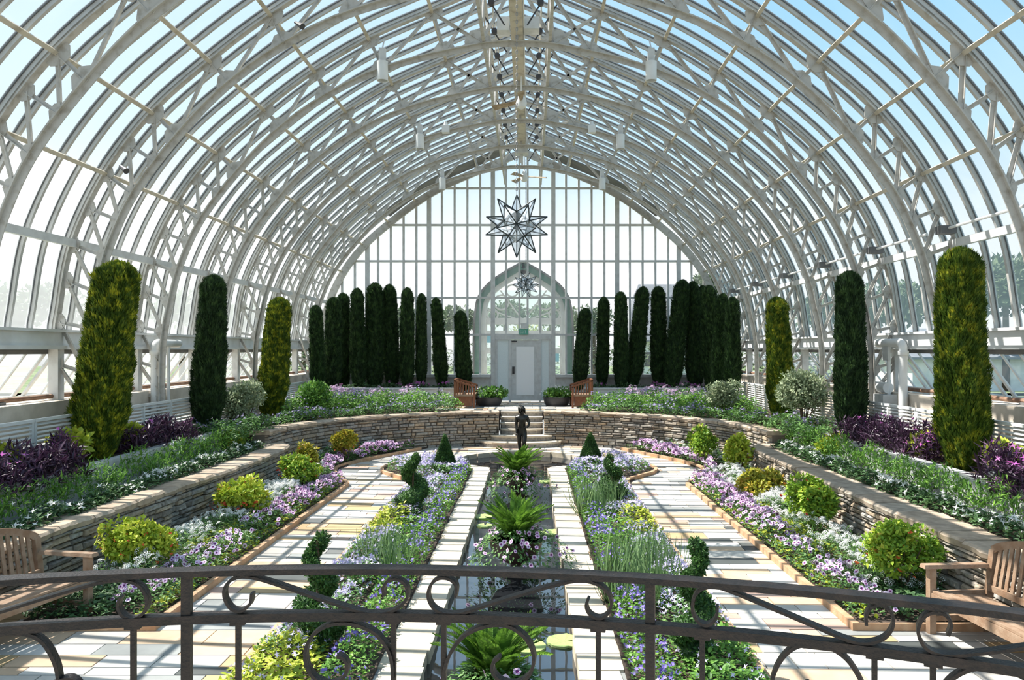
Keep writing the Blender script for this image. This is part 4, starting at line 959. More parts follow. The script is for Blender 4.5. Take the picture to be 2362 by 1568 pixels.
g = G(); g.tube([(-.075, -.05, 1.12), (-.085, -.04, 1.20), (-.035, -.05, 1.27), (-.005, -.055, 1.235)], .008, 6); g.build('hair_ribbon', 'bronze', st, smooth=True)
g = G(); g.lathe([(.17, 0), (.16, .05), (.12, .10), (.11, .125)], 18); g.build('plinth', 'bronze', st, smooth=True); st.scale = (1.12,) * 3
# ================================================================== PLANTS
def cypress_mesh(par, R, H, mat, n, seed, lean=(0, 0), L=(.06, .12), taper=.30):
    rg = np.random.default_rng(seed); ph = rg.uniform(0, 6, 6)
    def rad(th, t):
        r = np.clip(.50 + .5 * t / .22, 0, 1) * (1 - taper * t)
        top = np.clip((t - .93) / .07, 0, 1); r = r * np.sqrt(np.maximum(1 - top ** 2, .02))
        return R * r * (1 + .06 * np.sin(2 * th + ph[0] + 2 * t) + .06 * np.sin(5 * th + ph[1] + 3 * np.sin(7 * t)) + .05 * np.sin(9 * th + ph[2] + 3 * np.sin(14 * t)) + .045 * np.sin(23 * t + ph[3] + 4 * np.sin(3 * th)) + .035 * np.sin(13 * th + 37 * t + ph[5]))
    def ctr(t): return np.stack([lean[0] * t + .03 * R * np.sin(4 * t + ph[4]), lean[1] * t, 0 * t], -1)
    t = rg.uniform(0, 1, n) ** .92; th = rg.uniform(0, 2 * pi, n)
    tt = np.where(rg.uniform(size=n) < .10, 1.0 - rg.uniform(0, .05, n), t)
    r = rad(th, tt) * (1 - .16 * rg.uniform(0, 1, n) ** 2); cap = tt > .95; r = np.where(cap, r * np.sqrt(rg.uniform(0, 1, n)), r)
    P = np.stack([r * np.cos(th), r * np.sin(th), tt * H], -1) + ctr(tt)
    o = np.stack([np.cos(th), np.sin(th), 0 * th], -1)
    D = o * rg.uniform(.2, .75, (n, 1)) + np.array([0, 0, 1.]) * rg.uniform(.7, 1.1, (n, 1)) + rdir(rg, n) * .28
    S = rg.uniform(L[0], L[1], n) * np.where(cap, 1.25, 1)
    D = np.where(cap[:, None], D * np.array([.5, .5, 1.2]), D)
    g = G(); g.inst(SPRAY, P - unit(D) * S[:, None] * .4, D, S, o + rdir(rg, n) * .5)
    V, F = [], []; m, q = 22, 30
    for i in range(q + 1):
        a = i / q
        for j in range(m):
            b = 2 * pi * j / m; rr = float(rad(np.array(b), np.array(a))) * .84; c = ctr(np.array(a)); V.append((rr * cos(b) + c[0], rr * sin(b) + c[1], a * H * .985))
    F = [(i * m + j, i * m + (j + 1) % m, (i + 1) * m + (j + 1) % m, (i + 1) * m + j) for i in range(q) for j in range(m)] + [tuple(q * m + j for j in range(m))]
    g.raw(V, F)
    return g.build('foliage', mat, par)
def cypress(label, pxb, pyb, pxt, pyt, w, X, mat, seed, n=9000, group=None, zb=None):
    Y = YX((pxb + pxt) / 2, X); zb = ZP(pyb, Y) if zb is None else zb; zt = ZP(pyt, Y); R = w / 2 * Y / FPX; lean = (pxt - pxb) * Y / FPX
    base = -1.64; t = thing('column_cypress', label, 'cypress tree', (X - lean / 2, Y, base), 0, group)
    cypress_mesh(t, R, zt - base, mat, n, seed, (lean, 0))
    g = G(); g.tube([(0, 0, -.06), (lean * .2, 0, .5)], .05, 8); g.build('trunk', 'bark', t)
    return t
GR = 'clipped column cypresses on the side terraces'
cypress('tall golden column cypress, leaning, at the near end of the left terrace', 218, 1045, 274, 610, 132, -6.12, 'golden_cypress', 1, 15000, GR)
cypress('dark green column cypress on the left terrace behind the leaning golden one', 478, 990, 492, 640, 78, -6.12, 'dark_cypress', 2, 11000, GR)
cypress('smaller golden column cypress farther back on the left terrace', 624, 980, 646, 690, 68, -6.08, 'golden_cypress', 3, 10000, GR)
cypress('tall golden green column cypress at the near end of the right terrace', 2225, 1055, 2212, 580, 124, 6.12, 'gold_green_cypress', 4, 15000, GR)
cypress('dark green column cypress on the right terrace behind the tall golden green one', 1962, 1000, 1960, 632, 80, 6.12, 'dark_cypress', 5, 11000, GR)
cypress('small golden green column cypress at the far end of the right terrace', 1802, 970, 1792, 690, 66, 6.08, 'gold_green_cypress', 6, 10000, GR)
ROW = [(728, 710, 34, 'first from the left end'), (766, 692, 36, 'second from the left end'), (790, 682, 36, 'third from the left end'), (828, 672, 36, 'fourth from the left end'), (864, 657, 46, 'fifth from the left end, the tallest on the left'), (898, 661, 40, 'sixth from the left end'), (939, 671, 32, 'fourth from the door on the left'), (972, 681, 28, 'third from the door on the left'), (1005, 692, 31, 'second from the door on the left'), (1061, 722, 36, 'the short one nearest the door on the left'),
       (1351, 716, 36, 'the short one nearest the door on the right'), (1392, 690, 29, 'second from the door on the right'), (1432, 678, 34, 'third from the door on the right'), (1484, 666, 38, 'leaning, fourth from the door on the right'), (1519, 666, 38, 'fifth from the door on the right'), (1574, 650, 46, 'the tallest on the right'), (1599, 654, 38, 'sixth from the right end'), (1620, 664, 34, 'fifth from the right end'), (1641, 665, 38, 'fourth from the right end'), (1668, 683, 34, 'third from the right end'), (1690, 690, 36, 'at the right end')]
leans = {1005: -16, 1061: -12, 1351: 16, 1484: 26, 1574: 24, 898: -8, 1620: 14, 1668: 14, 728: -6, 1392: 3}
protos = []
for i, (px, pt, w, lb) in enumerate(ROW):
    Y = 26.15 + .25 * ((i * 7) % 3) - .2
    if abs(PX(px, Y)) > 6.15: Y = YX(px, math.copysign(6.15, PX(px, Y)))
    X = PX(px - leans.get(px, 0) / 2 * 0, Y); H = ZP(pt, Y) + 1.32; R = w / 2 * Y / FPX; ln = leans.get(px, 0) * Y / FPX
    lab = 'dark cypress by the end wall, ' + lb
    t = thing('column_cypress', lab, 'cypress tree', (X - ln, Y, -1.32), (i * 2.4) % 6.28 if not ln else 0, 'dark cypresses before the end wall')
    if ln or i in (0, 4, 12): 
        f = cypress_mesh(t, R * 1.04, H, 'dark_cypress', 4600, 40 + i, (ln, 0), (.10, .16)); 
        if not ln or i in (0,): protos.append((f, R * 1.04, H))
    else:
        f0, R0, H0_ = protos[i % len(protos)]; f = f0.copy(); COL.objects.link(f); f.parent = t; f.scale = (R * 1.04 / R0, R * 1.04 / R0, H / H0_)
    g = G(); g.tube([(0, 0, -.05), (0, 0, .4)], .05, 6); g.build('trunk', 'bark', t)

def blob_leaves(g, C, radii, n, T, S, rg, lumps=9, up=.25, lf=.45):
    """leaves on many overlapping lumps that fill an ellipsoid"""
    radii = np.array(radii); c = rdir(rg, lumps); c[:, 2] = np.abs(c[:, 2]) * .9 - .15
    cen = c * radii * (1 - lf) * rg.uniform(.6, 1.18, (lumps, 1))
    per = n // lumps
    for k in range(lumps):
        d = rdir(rg, per); rr = rg.uniform(.70, 1.05, (per, 1)) * lf * rg.uniform(.62, 1.25)
        P = cen[k] + d * radii * rr
        e = np.linalg.norm(P / radii, axis=1); keep = (P[:, 2] > -radii[2] * .9)
        P = P[keep]; d = d[keep]; m = len(P)
        D = d * .5 + rdir(rg, m) * .6 + np.array([0, 0, up]); g.inst(T, P + C, D, rg.uniform(S[0], S[1], m), d + np.array([0, 0, .8]) + rdir(rg, m) * .4)
def shrub(name, label, cat, loc, radii, mat, n, T, S, seed, group=None, stems=5, lumps=10, extra=None, lf=.45):
    rg = np.random.default_rng(seed); t = thing(name, label, cat, loc, 0, group)
    g = G(); blob_leaves(g, np.array([0, 0, radii[2] * 1.0]), radii, n, T, S, rg, lumps, lf=lf)
    g.build('foliage', mat, t)
    for k in range(stems):
        a = rg.uniform(0, 2 * pi); q = rg.uniform(.3, .7)
        g = G(); g.tube([(.03 * cos(a), .03 * sin(a), -.06), (radii[0] * q * .5 * cos(a), radii[1] * q * .5 * sin(a), radii[2] * .7), (radii[0] * q * cos(a), radii[1] * q * sin(a), radii[2] * 1.3)], .011, 5, scale=[1.3, 1, .5]); g.build('stem', 'bark', t)
    if extra:
        g = G(); m = extra[1]; d = rdir(rg, m); d[:, 2] = np.abs(d[:, 2]) * 1.1 - .35; P = d * np.array(radii) * rg.uniform(.8, 1.03, (m, 1)) + np.array([0, 0, radii[2]])
        g.inst(extra[2], P, rdir(rg, m), rg.uniform(extra[3] * .7, extra[3] * 1.2, m), d + rdir(rg, m) * .5); g.build(extra[0], extra[4], t)
    return t
SOIL = FLOOR + .03
NG = 'nandina bushes along the stone walls'
def nand(label, px, X, w, top, mat, seed, n=2600, red=30):
    Y = YX(px, X); r = w / 2 * Y / FPX; h = (ZP(top, Y) - SOIL) / 2
    sc = .9 if Y < 11 else 1.15
    shrub('nandina_bush', label, 'bush', (X, Y, SOIL), (r, r * .95, h), mat, n, LEAF, (.045 * sc, .075 * sc), seed, NG, 5, 14, ('red_leaves', red, LEAF, .06, 'redpetal'), lf=.40)
nand('bright lime green bush nearest the left bench, in front of the stone wall', 318, -4.3, 190, 1178, 'lime_nandina', 101, 4200, 26)
nand('lime bush with red leaves below, second along the left stone wall', 552, -4.2, 132, 1092, 'lime_nandina', 102, 3400, 40)
nand('lime and green bush, third along the left stone wall', 686, -4.05, 112, 1043, 'green_nandina', 103, 3000, 30)
nand('small golden bush at the far end of the left stone wall', 704, -4.35, 62, 1014, 'orange_nandina', 104, 2000, 8)
nand('round orange and lime bush before the curved wall left of the steps', 797, -4.1, 80, 984, 'orange_nandina', 105, 2400, 10)
nand('big green and gold bush beside the right bench', 2076, 4.25, 190, 1182, 'green_nandina', 106, 4600, 14)
nand('lime green bush, second along the right stone wall', 1868, 4.2, 140, 1083, 'green_nandina', 107, 4000, 12)
nand('low orange gold bush, third along the right stone wall', 1752, 4.15, 128, 1073, 'orange_nandina', 108, 3000, 14)
nand('lime green bush at the far end of the right stone wall', 1702, 4.45, 76, 994, 'lime_nandina', 109, 2400, 4)
nand('half lime half dark green bush before the curved wall right of the steps', 1618, 4.2, 76, 976, 'green_nandina', 110, 2600, 4)
SG = 'grey green shrubs on the side terraces'
def gshrub(label, px, X, w, pb, pt, seed, n, Y=None, m='greyleaf'):
    Y = Y or YX(px, X); X = PX(px, Y); zb = {True: -1.64, False: -1.83}[abs(X) > 5.84 and Y < 17]; zb = max(zb, -2.03); h = (ZP(pt, Y) - zb) / 2
    shrub('leafy_shrub', label, 'shrub', (X, Y, zb), (w / 2 * Y / FPX, w / 2 * Y / FPX * .9, h), m, n, KITE, (.05, .095), seed, SG, 7, 14)
gshrub('grey green shrub between the dark and the small golden cypress on the left', 563, -6.0, 118, 1010, 868, 121, 4200)
gshrub('round pale green shrub at the left end of the terrace flower bed', 726, None, 92, 950, 868, 122, 3000, 20.5, 'freshleaf')
gshrub('big grey green shrub between the small golden and the dark cypress on the right', 1852, 6.0, 148, 1010, 838, 123, 5600)
gshrub('round grey green shrub at the right end of the terrace flower bed', 1672, None, 92, 950, 866, 124, 3200, 20.3)
# --- box topiary
TG = 'clipped box topiaries in the beds beside the pool'
def spiral(label, px, X, top, w, seed, flip=1, turns=2.3):
    Y = YX(px, X); H = ZP(top, Y) - SOIL; R = w / 2 * Y / FPX; rg = np.random.default_rng(seed)
    t = thing('spiral_topiary', label, 'topiary', (X, Y, SOIL), 0, TG); g = G(); n = 9000
    u = rg.uniform(0, 1, n) ** 1.25
    def cen(u): a = 2 * pi * turns * u ** .85 * flip + .6 + seed; rh = R * .58 * (1 - .66 * u) * np.clip(u / .12, .1, 1); return np.stack([rh * np.cos(a), rh * np.sin(a), H * (.12 + .80 * u)], -1)
    def tr(u): return np.maximum(R * .56 * (1 - .66 * u), .055)
    d = rdir(rg, n); P = cen(u) + d * (tr(u) * rg.uniform(.86, 1.03, n))[:, None]; P[:, 2] = np.maximum(P[:, 2], .02)
    g.inst(KITE, P, d * .5 + rdir(rg, n) * .8, rg.uniform(.026, .044, n), d + rdir(rg, n) * .5)
    uu = np.linspace(0, 1, 60); C = cen(uu); T_ = tr(uu) * .84
    g.tube([tuple(c) for c in C], 1.0, 10, scale=[float(x) for x in T_]); g.lathe([(.02, -.9), (.6, -.7), (.9, 0), (.6, .7), (.02, .9)] if False else [(R * .3, .03), (R * .55, .09), (R * .55, .16), (R * .3, .24)], 12)
    g.build('foliage', 'boxwood', t); gg = G(); gg.tube([(0, 0, -.06), (0, 0, H * .9)], .016, 6); gg.build('trunk', 'bark', t)
spiral('spiral clipped box topiary far along the bed left of the pool', 953, -1.62, 1040, 84, 1, 1, 1.7)
spiral('spiral clipped box topiary behind the railing in the bed left of the pool', 733, -1.62, 1218, 118, 2, -1)
spiral('spiral clipped box topiary far along the bed right of the pool', 1411, 1.62, 1046, 74, 3, -1)
spiral('spiral clipped box topiary behind the railing in the bed right of the pool', 1602, 1.62, 1232, 112, 5)
def cone(label, px, X, top, w, seed):
    Y = YX(px, X); H = ZP(top, Y) - SOIL; R = w / 2 * Y / FPX; rg = np.random.default_rng(seed); n = 7000
    t = thing('cone_topiary', label, 'topiary', (X, Y, SOIL), 0, TG); g = G()
    u = 1 - np.sqrt(rg.uniform(0, 1, n)); th = rg.uniform(0, 2 * pi, n); r = R * (1 - u ** 1.15) * np.clip(.8 + u * 2.2, 0, 1) * (1 + .05 * np.sin(5 * th + 9 * u)) * rg.uniform(.9, 1.02, n)
    o = np.stack([np.cos(th), np.sin(th), .35 + 0 * th], -1); g.inst(KITE, np.stack([r * np.cos(th), r * np.sin(th), .03 + u * H * .97], -1), o + rdir(rg, n), rg.uniform(.028, .046, n), o + rdir(rg, n) * .5)
    g.lathe([(R * .7, .02), (R * .86, H * .1), (R * .8, H * .25), (R * .4, H * .62), (.02, H * .95)], 16); g.build('foliage', 'boxwood', t)
    gg = G(); gg.tube([(0, 0, -.05), (0, 0, H * .5)], .03, 6); gg.build('trunk', 'bark', t)
cone('cone shaped box topiary at the far end of the bed left of the pool', 1026, -1.62, 1001, 56, 31)
cone('cone shaped box topiary at the far end of the bed right of the pool', 1362, 1.62, 996, 60, 32)

# --- flower drifts and ground cover (uncountable small plants)
def drift(name, label, poly, z0, H, leaf, flower=None, seed=0, ld=900, lsize=(.04, .075), T=LEAF, fT=None, fd=120, fs=.028, fmats=None, clump=.16, up=.5, edge=.18):
    """one bed patch: leaves fill it up to a wavy height, flowers sit on top in clumps"""
    rg = np.random.default_rng(seed); A = area(poly); P2 = np.array(poly)
    n = int(A * ld); p = sample(poly, n, rg)
    def hh(p):
        h = H * (.55 + .55 * wob(p[:, 0] * 1.3, p[:, 1] * 1.3, seed))
        dm = np.full(len(p), 9.)
        for i in range(len(poly)):
            a = P2[i]; b = P2[(i + 1) % len(poly)]; ab = b - a; tt = np.clip(((p - a) @ ab) / (ab @ ab + 1e-9), 0, 1); dm = np.minimum(dm, np.linalg.norm(p - a - tt[:, None] * ab, axis=1))
        return h * np.clip(.45 + dm / edge, 0, 1)
    h = hh(p); P = np.concatenate([p, (z0 + h * rg.uniform(.08, 1, n) ** .55)[:, None]], 1)
    g = G(); d = rdir(rg, n); d[:, 2] = np.abs(d[:, 2]) * up
    g.inst(T, P, d, rg.uniform(lsize[0], lsize[1], n), np.array([0, 0, 1.]) + rdir(rg, n) * .45)
    if flower:
        m = int(A * fd); nc = max(3, int(m * .12)); c = sample(poly, nc, rg); f = c[rg.integers(0, nc, m)] + rg.normal(size=(m, 2)) * clump; f = f[inpoly(f, poly)]; m = len(f)
        hf = hh(f); Q = np.concatenate([f, (z0 + hf * rg.uniform(.88, 1.12, m) + fs * .6)[:, None]], 1)
        nn = np.array([-.15, -.35, .9]) + rdir(rg, m) * .55; g.inst(fT, Q, rdir(rg, m), rg.uniform(fs * .75, fs * 1.2, m), nn)
    o = g.build(name, [leaf] + (fmats or []), None); return tag(o, label, 'flowers' if flower else 'plants', kind='stuff')
LAV = ['lavender', 'throat']; PNK = ['pinklav', 'throat']
for sg, sd in ((-1, 'left'), (1, 'right')):
    q = lambda P: mir(P, sg)
    drift('petunia_drift', 'light purple petunias along the path edge of the near %s bed' % sd, q([(3.44, 7.7), (3.42, 11.4), (3.95, 11.4), (4.0, 7.7)]), SOIL, .24, 'midleaf', 1, 201 + sg, 1900, (.03, .055), KITE, PETUNIA, 170, .030, LAV, .09)
    drift('petunia_drift', 'pinkish purple petunias crowding the path edge of the far %s bed' % sd, q([(3.42, 11.4), (3.40, 15.5), (3.8, 15.9), (4.05, 14.5), (3.95, 11.4)]), SOIL, .26, 'midleaf', 1, 211 + sg, 1500, (.035, .06), KITE, PETUNIA, 380, .032, PNK, .11)
    drift('white_flower_drift', 'white flower heads between the bushes of the near %s bed' % sd, q([(3.85, 8.3), (3.8, 11.6), (4.55, 11.6), (4.7, 8.3)]), SOIL, .34, 'midleaf', 1, 221 + sg, 1500, (.045, .085), THIN, DOME, 170, .038, ['whitepetal'], .16)
    drift('white_flower_drift', 'white flower heads in the far part of the %s bed by the wall' % sd, q([(3.8, 11.6), (3.75, 15.9), (4.55, 15.6), (4.55, 11.6)]), SOIL, .34, 'midleaf', 1, 231 + sg, 1300, (.05, .09), THIN, DOME, 250, .043, ['whitepetal'], .16)
    drift('chartreuse_ground_cover', 'yellow green leaves low along the %s bed edging' % sd, q([(3.46, 7.65), (3.44, 15.2), (3.62, 15.2), (3.66, 7.65)]), SOIL, .13, 'chartreuse', None, 241 + sg, 420, (.05, .09))
    drift('chartreuse_ground_cover', 'patch of yellow green leaves in the middle of the %s bed' % sd, q([(3.7, 9.6), (3.7, 13.2), (4.15, 13.0), (4.2, 9.8)]), SOIL, .25, 'chartreuse', None, 251 + sg, 380, (.05, .09))
    drift('green_ground_cover', 'dark green low plants filling the near corner of the %s bed' % sd, q([(3.9, 7.6), (3.95, 9.0), (4.75, 9.0), (4.7, 7.6)]), SOIL, .22, 'darkleaf', 1, 261 + sg, 1500, (.04, .08), LEAF, DOME, 12, .05, ['whitepetal'], .12)
    drift('petunia_drift', 'pink petunias in the crescent bed below the curved wall, %s side' % sd, q([(4.15, 17.5), (3.98, 18.5), (3.6, 19.3), (3.15, 20.2), (2.78, 20.95), (3.2, 20.8), (3.75, 19.9), (4.2, 19.1), (4.5, 17.9), (4.2, 16.6), (3.9, 16.4)]), SOIL, .27, 'midleaf', 1, 271 + sg, 1300, (.04, .07), KITE, PETUNIA, 430, .042, PNK, .14)
    drift('white_flower_drift', 'white and green planting at the foot of the curved wall, %s side' % sd, q([(4.5, 16.4), (4.55, 17.9), (4.2, 19.1), (3.75, 19.9), (3.2, 20.8), (2.8, 21.1), (3.6, 20.6), (4.5, 19.5), (5.05, 17.9), (5.05, 16.7)]), SOIL, .34, 'midleaf', 1, 281 + sg, 1000, (.05, .10), KITE, DOME, 80, .055, ['whitepetal'], .16)
    # beds beside the pool
    drift('violet_drift', 'small violet flowers along the stone pool edge on the %s' % sd, q([(1.06, 5.4), (1.05, 17.3), (1.42, 17.3), (1.45, 5.4)]), SOIL, .25, 'freshleaf', 1, 301 + sg, 2100, (.028, .055), KITE, STAR5, 330, .020, ['violet'], .10)
    drift('lilac_drift', 'pale lilac flowers on the path side of the %s pool bed, behind the railing' % sd, q([(1.5, 6.6), (1.5, 10.9), (2.1, 10.9), (2.1, 6.6)]), SOIL, .27, 'midleaf', 1, 311 + sg, 1500, (.03, .06), KITE, BLOOM4, 560, .022, ['lilac'], .12)
    drift('lilac_drift', 'pale lilac flowers around the far spiral topiary of the %s pool bed' % sd, q([(1.4, 11.9), (1.4, 15.9), (2.1, 15.9), (2.1, 11.9)]), SOIL, .26, 'midleaf', 1, 321 + sg, 1300, (.03, .06), KITE, BLOOM4, 520, .024, ['lilac'], .13)
    drift('lilac_drift', 'lilac flowers in the flared far end of the %s pool bed' % sd, q([(1.1, 16.3), (1.1, 17.4), (1.4, 18.1), (1.8, 18.5), (2.3, 18.6), (2.75, 18.3), (2.95, 17.7), (2.85, 17.0), (2.4, 16.3)]), SOIL, .27, 'midleaf', 1, 331 + sg, 1100, (.035, .065), KITE, BLOOM4, 430, .027, ['lilac'], .15)
    drift('yellow_green_drift', 'yellow green foliage on the path side of the %s pool bed' % sd, q([(1.62, 10.6), (1.6, 12.3), (2.12, 12.3), (2.12, 10.6)]), SOIL, .26, 'chartreuse', None, 341 + sg, 900, (.04, .08))
    drift('yellow_green_drift', 'golden green foliage at the near end of the %s pool bed, seen through the railing' % sd, q([(1.45, 5.3), (1.5, 7.0), (2.12, 7.0), (2.12, 5.3)]), SOIL, .24, 'freshleaf' if sg > 0 else 'chartreuse', 1, 351 + sg, 1700, (.035, .07), LEAF, BLOOM4, 90, .022, ['lilac'], .12)
    drift('green_ground_cover', 'fresh green foliage among the irises of the %s pool bed' % sd, q([(1.3, 8.6), (1.3, 11.8), (1.8, 11.8), (1.8, 8.6)]), SOIL, .22, 'freshleaf', 1, 361 + sg, 1300, (.035, .07), KITE, STAR5, 60, .022, ['violet'], .12)
    # side terraces
    drift('impatiens_drift', 'white flowers with dark leaves behind the coping of the %s stone wall' % sd, q([(5.30, 5.2), (5.18, 10), (5.12, 15.8), (5.45, 15.8), (5.5, 5.2)]), -2.02, .22, 'darkleaf', 1, 401 + sg, 1700, (.045, .085), LEAF, BLOOM4, 170, .033, ['whitepetal'], .10)
    drift('salvia_drift', 'tall green stems and leaves before the curb of the %s terrace' % sd, q([(5.45, 5.2), (5.40, 15.9), (5.80, 15.9), (5.80, 5.2)]), -2.02, .52, 'freshleaf', 1, 411 + sg, 1300, (.06, .13), THIN, BLOOM4, 22, .024, ['whitepetal'], .10, 1.6)
    drift('purple_foliage_mass', 'dark purple strappy foliage with magenta flowers nearest on the %s terrace' % sd, q([(5.55, 5.3), (5.60, YX(224 if sg < 0 else 2225, sg * 6.12) - 1.1), (6.45, YX(224 if sg < 0 else 2225, sg * 6.12) - .35), (6.45, 5.3)]), -1.75, .56, 'purpleleaf', 1, 421 + sg, 1500, (.09, .18), THIN, BLOOM4, 42, .034, ['magenta'], .10, 1.3)
    drift('purple_foliage_mass', 'dark purple strappy foliage with magenta flowers between the two near cypresses of the %s terrace' % sd, q([(5.85, YX(224 if sg < 0 else 2225, sg * 6.12) + .75), (5.7, 14.1), (6.45, 14.1), (6.45, YX(224 if sg < 0 else 2225, sg * 6.12) + .35)]), -1.72, .55, 'purpleleaf', 1, 431 + sg, 1500, (.09, .18), THIN, BLOOM4, 46, .036, ['magenta'], .10, 1.3)
    drift('mixed_green_drift', 'low green and bluish planting at the far end of the %s terrace' % sd, q([(5.3, 14.6), (5.4, 17.2), (6.45, 18.6), (6.45, 14.6)]), -1.80, .42, 'midleaf', 1, 441 + sg, 1000, (.05, .09), KITE, BLOOM4, 45, .030, ['dullblue'], .12)
    ap = lambda t, d_: (apse(radians(t), d_)[0], apse(radians(t), d_)[1])
    drift('blue_flower_mound', 'bluish flowers spilling to the edge of the curved wall %s of the steps' % sd, q([ap(a, .30) for a in (20, 30, 40, 50, 60, 70, 82)] + [ap(a, .85) for a in (82, 70, 60, 50, 40, 30, 17)]), TERR, .36, 'midleaf', 1, 451 + sg, 900, (.05, .09), KITE, STAR5, 150, .030, ['dullblue'], .14)
    drift('green_flower_mound', 'bright green mounded foliage in the terrace bed %s of the door' % sd, q([ap(a, .8) for a in (16, 30, 40, 50, 60, 70)] + [(6.2, 19.5), (6.3, 23.4), (2.3, 24.1)]), TERR, .62, 'freshleaf', 1, 461 + sg, 750, (.06, .11), KITE, STAR5, 50, .032, ['dullblue'], .14, .5, .5)
    drift('pink_flower_mound', 'lilac pink flowers before the raised planter %s of the door' % sd, q([(3.2, 24.3), (6.3, 23.3), (6.4, 25.2), (3.0, 25.2)]), TERR, .56, 'midleaf', 1, 471 + sg, 700, (.06, .10), KITE, DOME, 105, .060, ['pinklav'], .16, .5, .5)
    drift('planter_flower_row', 'purple flowers at the foot of the dark cypresses %s of the door' % sd, q([(2.2, 25.65), (6.4, 25.65), (6.4, 25.95), (2.2, 25.95)]), -1.31, .20, 'darkleaf', 1, 481 + sg, 1100, (.06, .10), KITE, DOME, 60, .045, ['magenta'], .12)
# lime leaved plants, iris clumps
def tuft(name, label, cat, loc, n, T, L, mat, seed, spread=.12, tilt=.45, group=None, fl=None):
    rg = np.random.default_rng(seed); t = thing(name, label, cat, loc, 0, group); g = G()
    a = rg.uniform(0, 2 * pi, n); r = spread * np.sqrt(rg.uniform(0, 1, n)); P = np.stack([r * np.cos(a), r * np.sin(a), 0 * a], -1)
    o = np.stack([np.cos(a), np.sin(a), 0 * a], -1); D = o * rg.uniform(.05, tilt, (n, 1)) + np.array([0, 0, 1.]) + rdir(rg, n) * .08
    g.inst(T, P, D, rg.uniform(L[0], L[1], n), np.array([0, 0, .4]) + o * .9 + rdir(rg, n) * .3 if T is not FROND else -o * .2 + np.array([0, 0, 1.])); g.build('blades' if T is not FROND else 'fronds', mat, t); return t
IG = 'iris clumps in the beds beside the pool'
BL = blade(.4, .012); BL2 = blade(.22, .018)
for px, X, top, lb, sd_ in ((900, -1.45, 1195, 'broad clump of upright iris leaves behind the railing, left pool bed', 1), (975, -1.35, 1195, 'clump of iris leaves beside the broad one, nearer the pool, left bed', 2), (1062, -1.3, 1075, 'clump of thin upright leaves near the cone topiary, left pool bed', 3),
                            (1462, 1.35, 1205, 'broad clump of upright iris leaves behind the railing, right pool bed', 4), (1500, 1.65, 1215, 'clump of iris leaves on the path side of the broad one, right pool bed', 5), (1372, 1.3, 1085, 'clump of thin upright leaves near the cone topiary, right pool bed', 6)):
    Y = YX(px, X); L = ZP(top, Y) - SOIL
    tuft('iris_clump', lb, 'iris', (X, Y, SOIL), 240, BL, (L * .5, L * .98), 'irisblade', sd_, .34, .95, IG)
for px, X, z, w, sd, lb in ((160, -6.3, -1.35, .28, 1, 'lime green broad leaved plant left of the leaning golden cypress'), (300, -6.2, -1.3, .22, 2, 'small lime green plant right of the leaning golden cypress'), (530, -5.7, -1.75, .24, 3, 'lime green plant before the dark cypress on the left terrace'), (1920, 5.75, -1.75, .26, 4, 'lime green plant before the dark cypress on the right terrace'), (2140, 6.2, -1.35, .24, 5, 'lime green plant beside the tall golden green cypress on the right'), (10, -6.2, -1.35, .22, 6, 'yellow green plant at the left edge behind the purple foliage'), (2310, 6.25, -1.3, .25, 7, 'lime green plant behind the purple foliage at the right edge')):
    Y = YX(px, X); shrub('lime_plant', lb, 'plant', (X, Y, z - .25), (w, w, w * .8), 'chartreuse', 260, LEAF, (.10, .17), sd + 500, 'lime leaved plants on the side terraces', 4, 5)
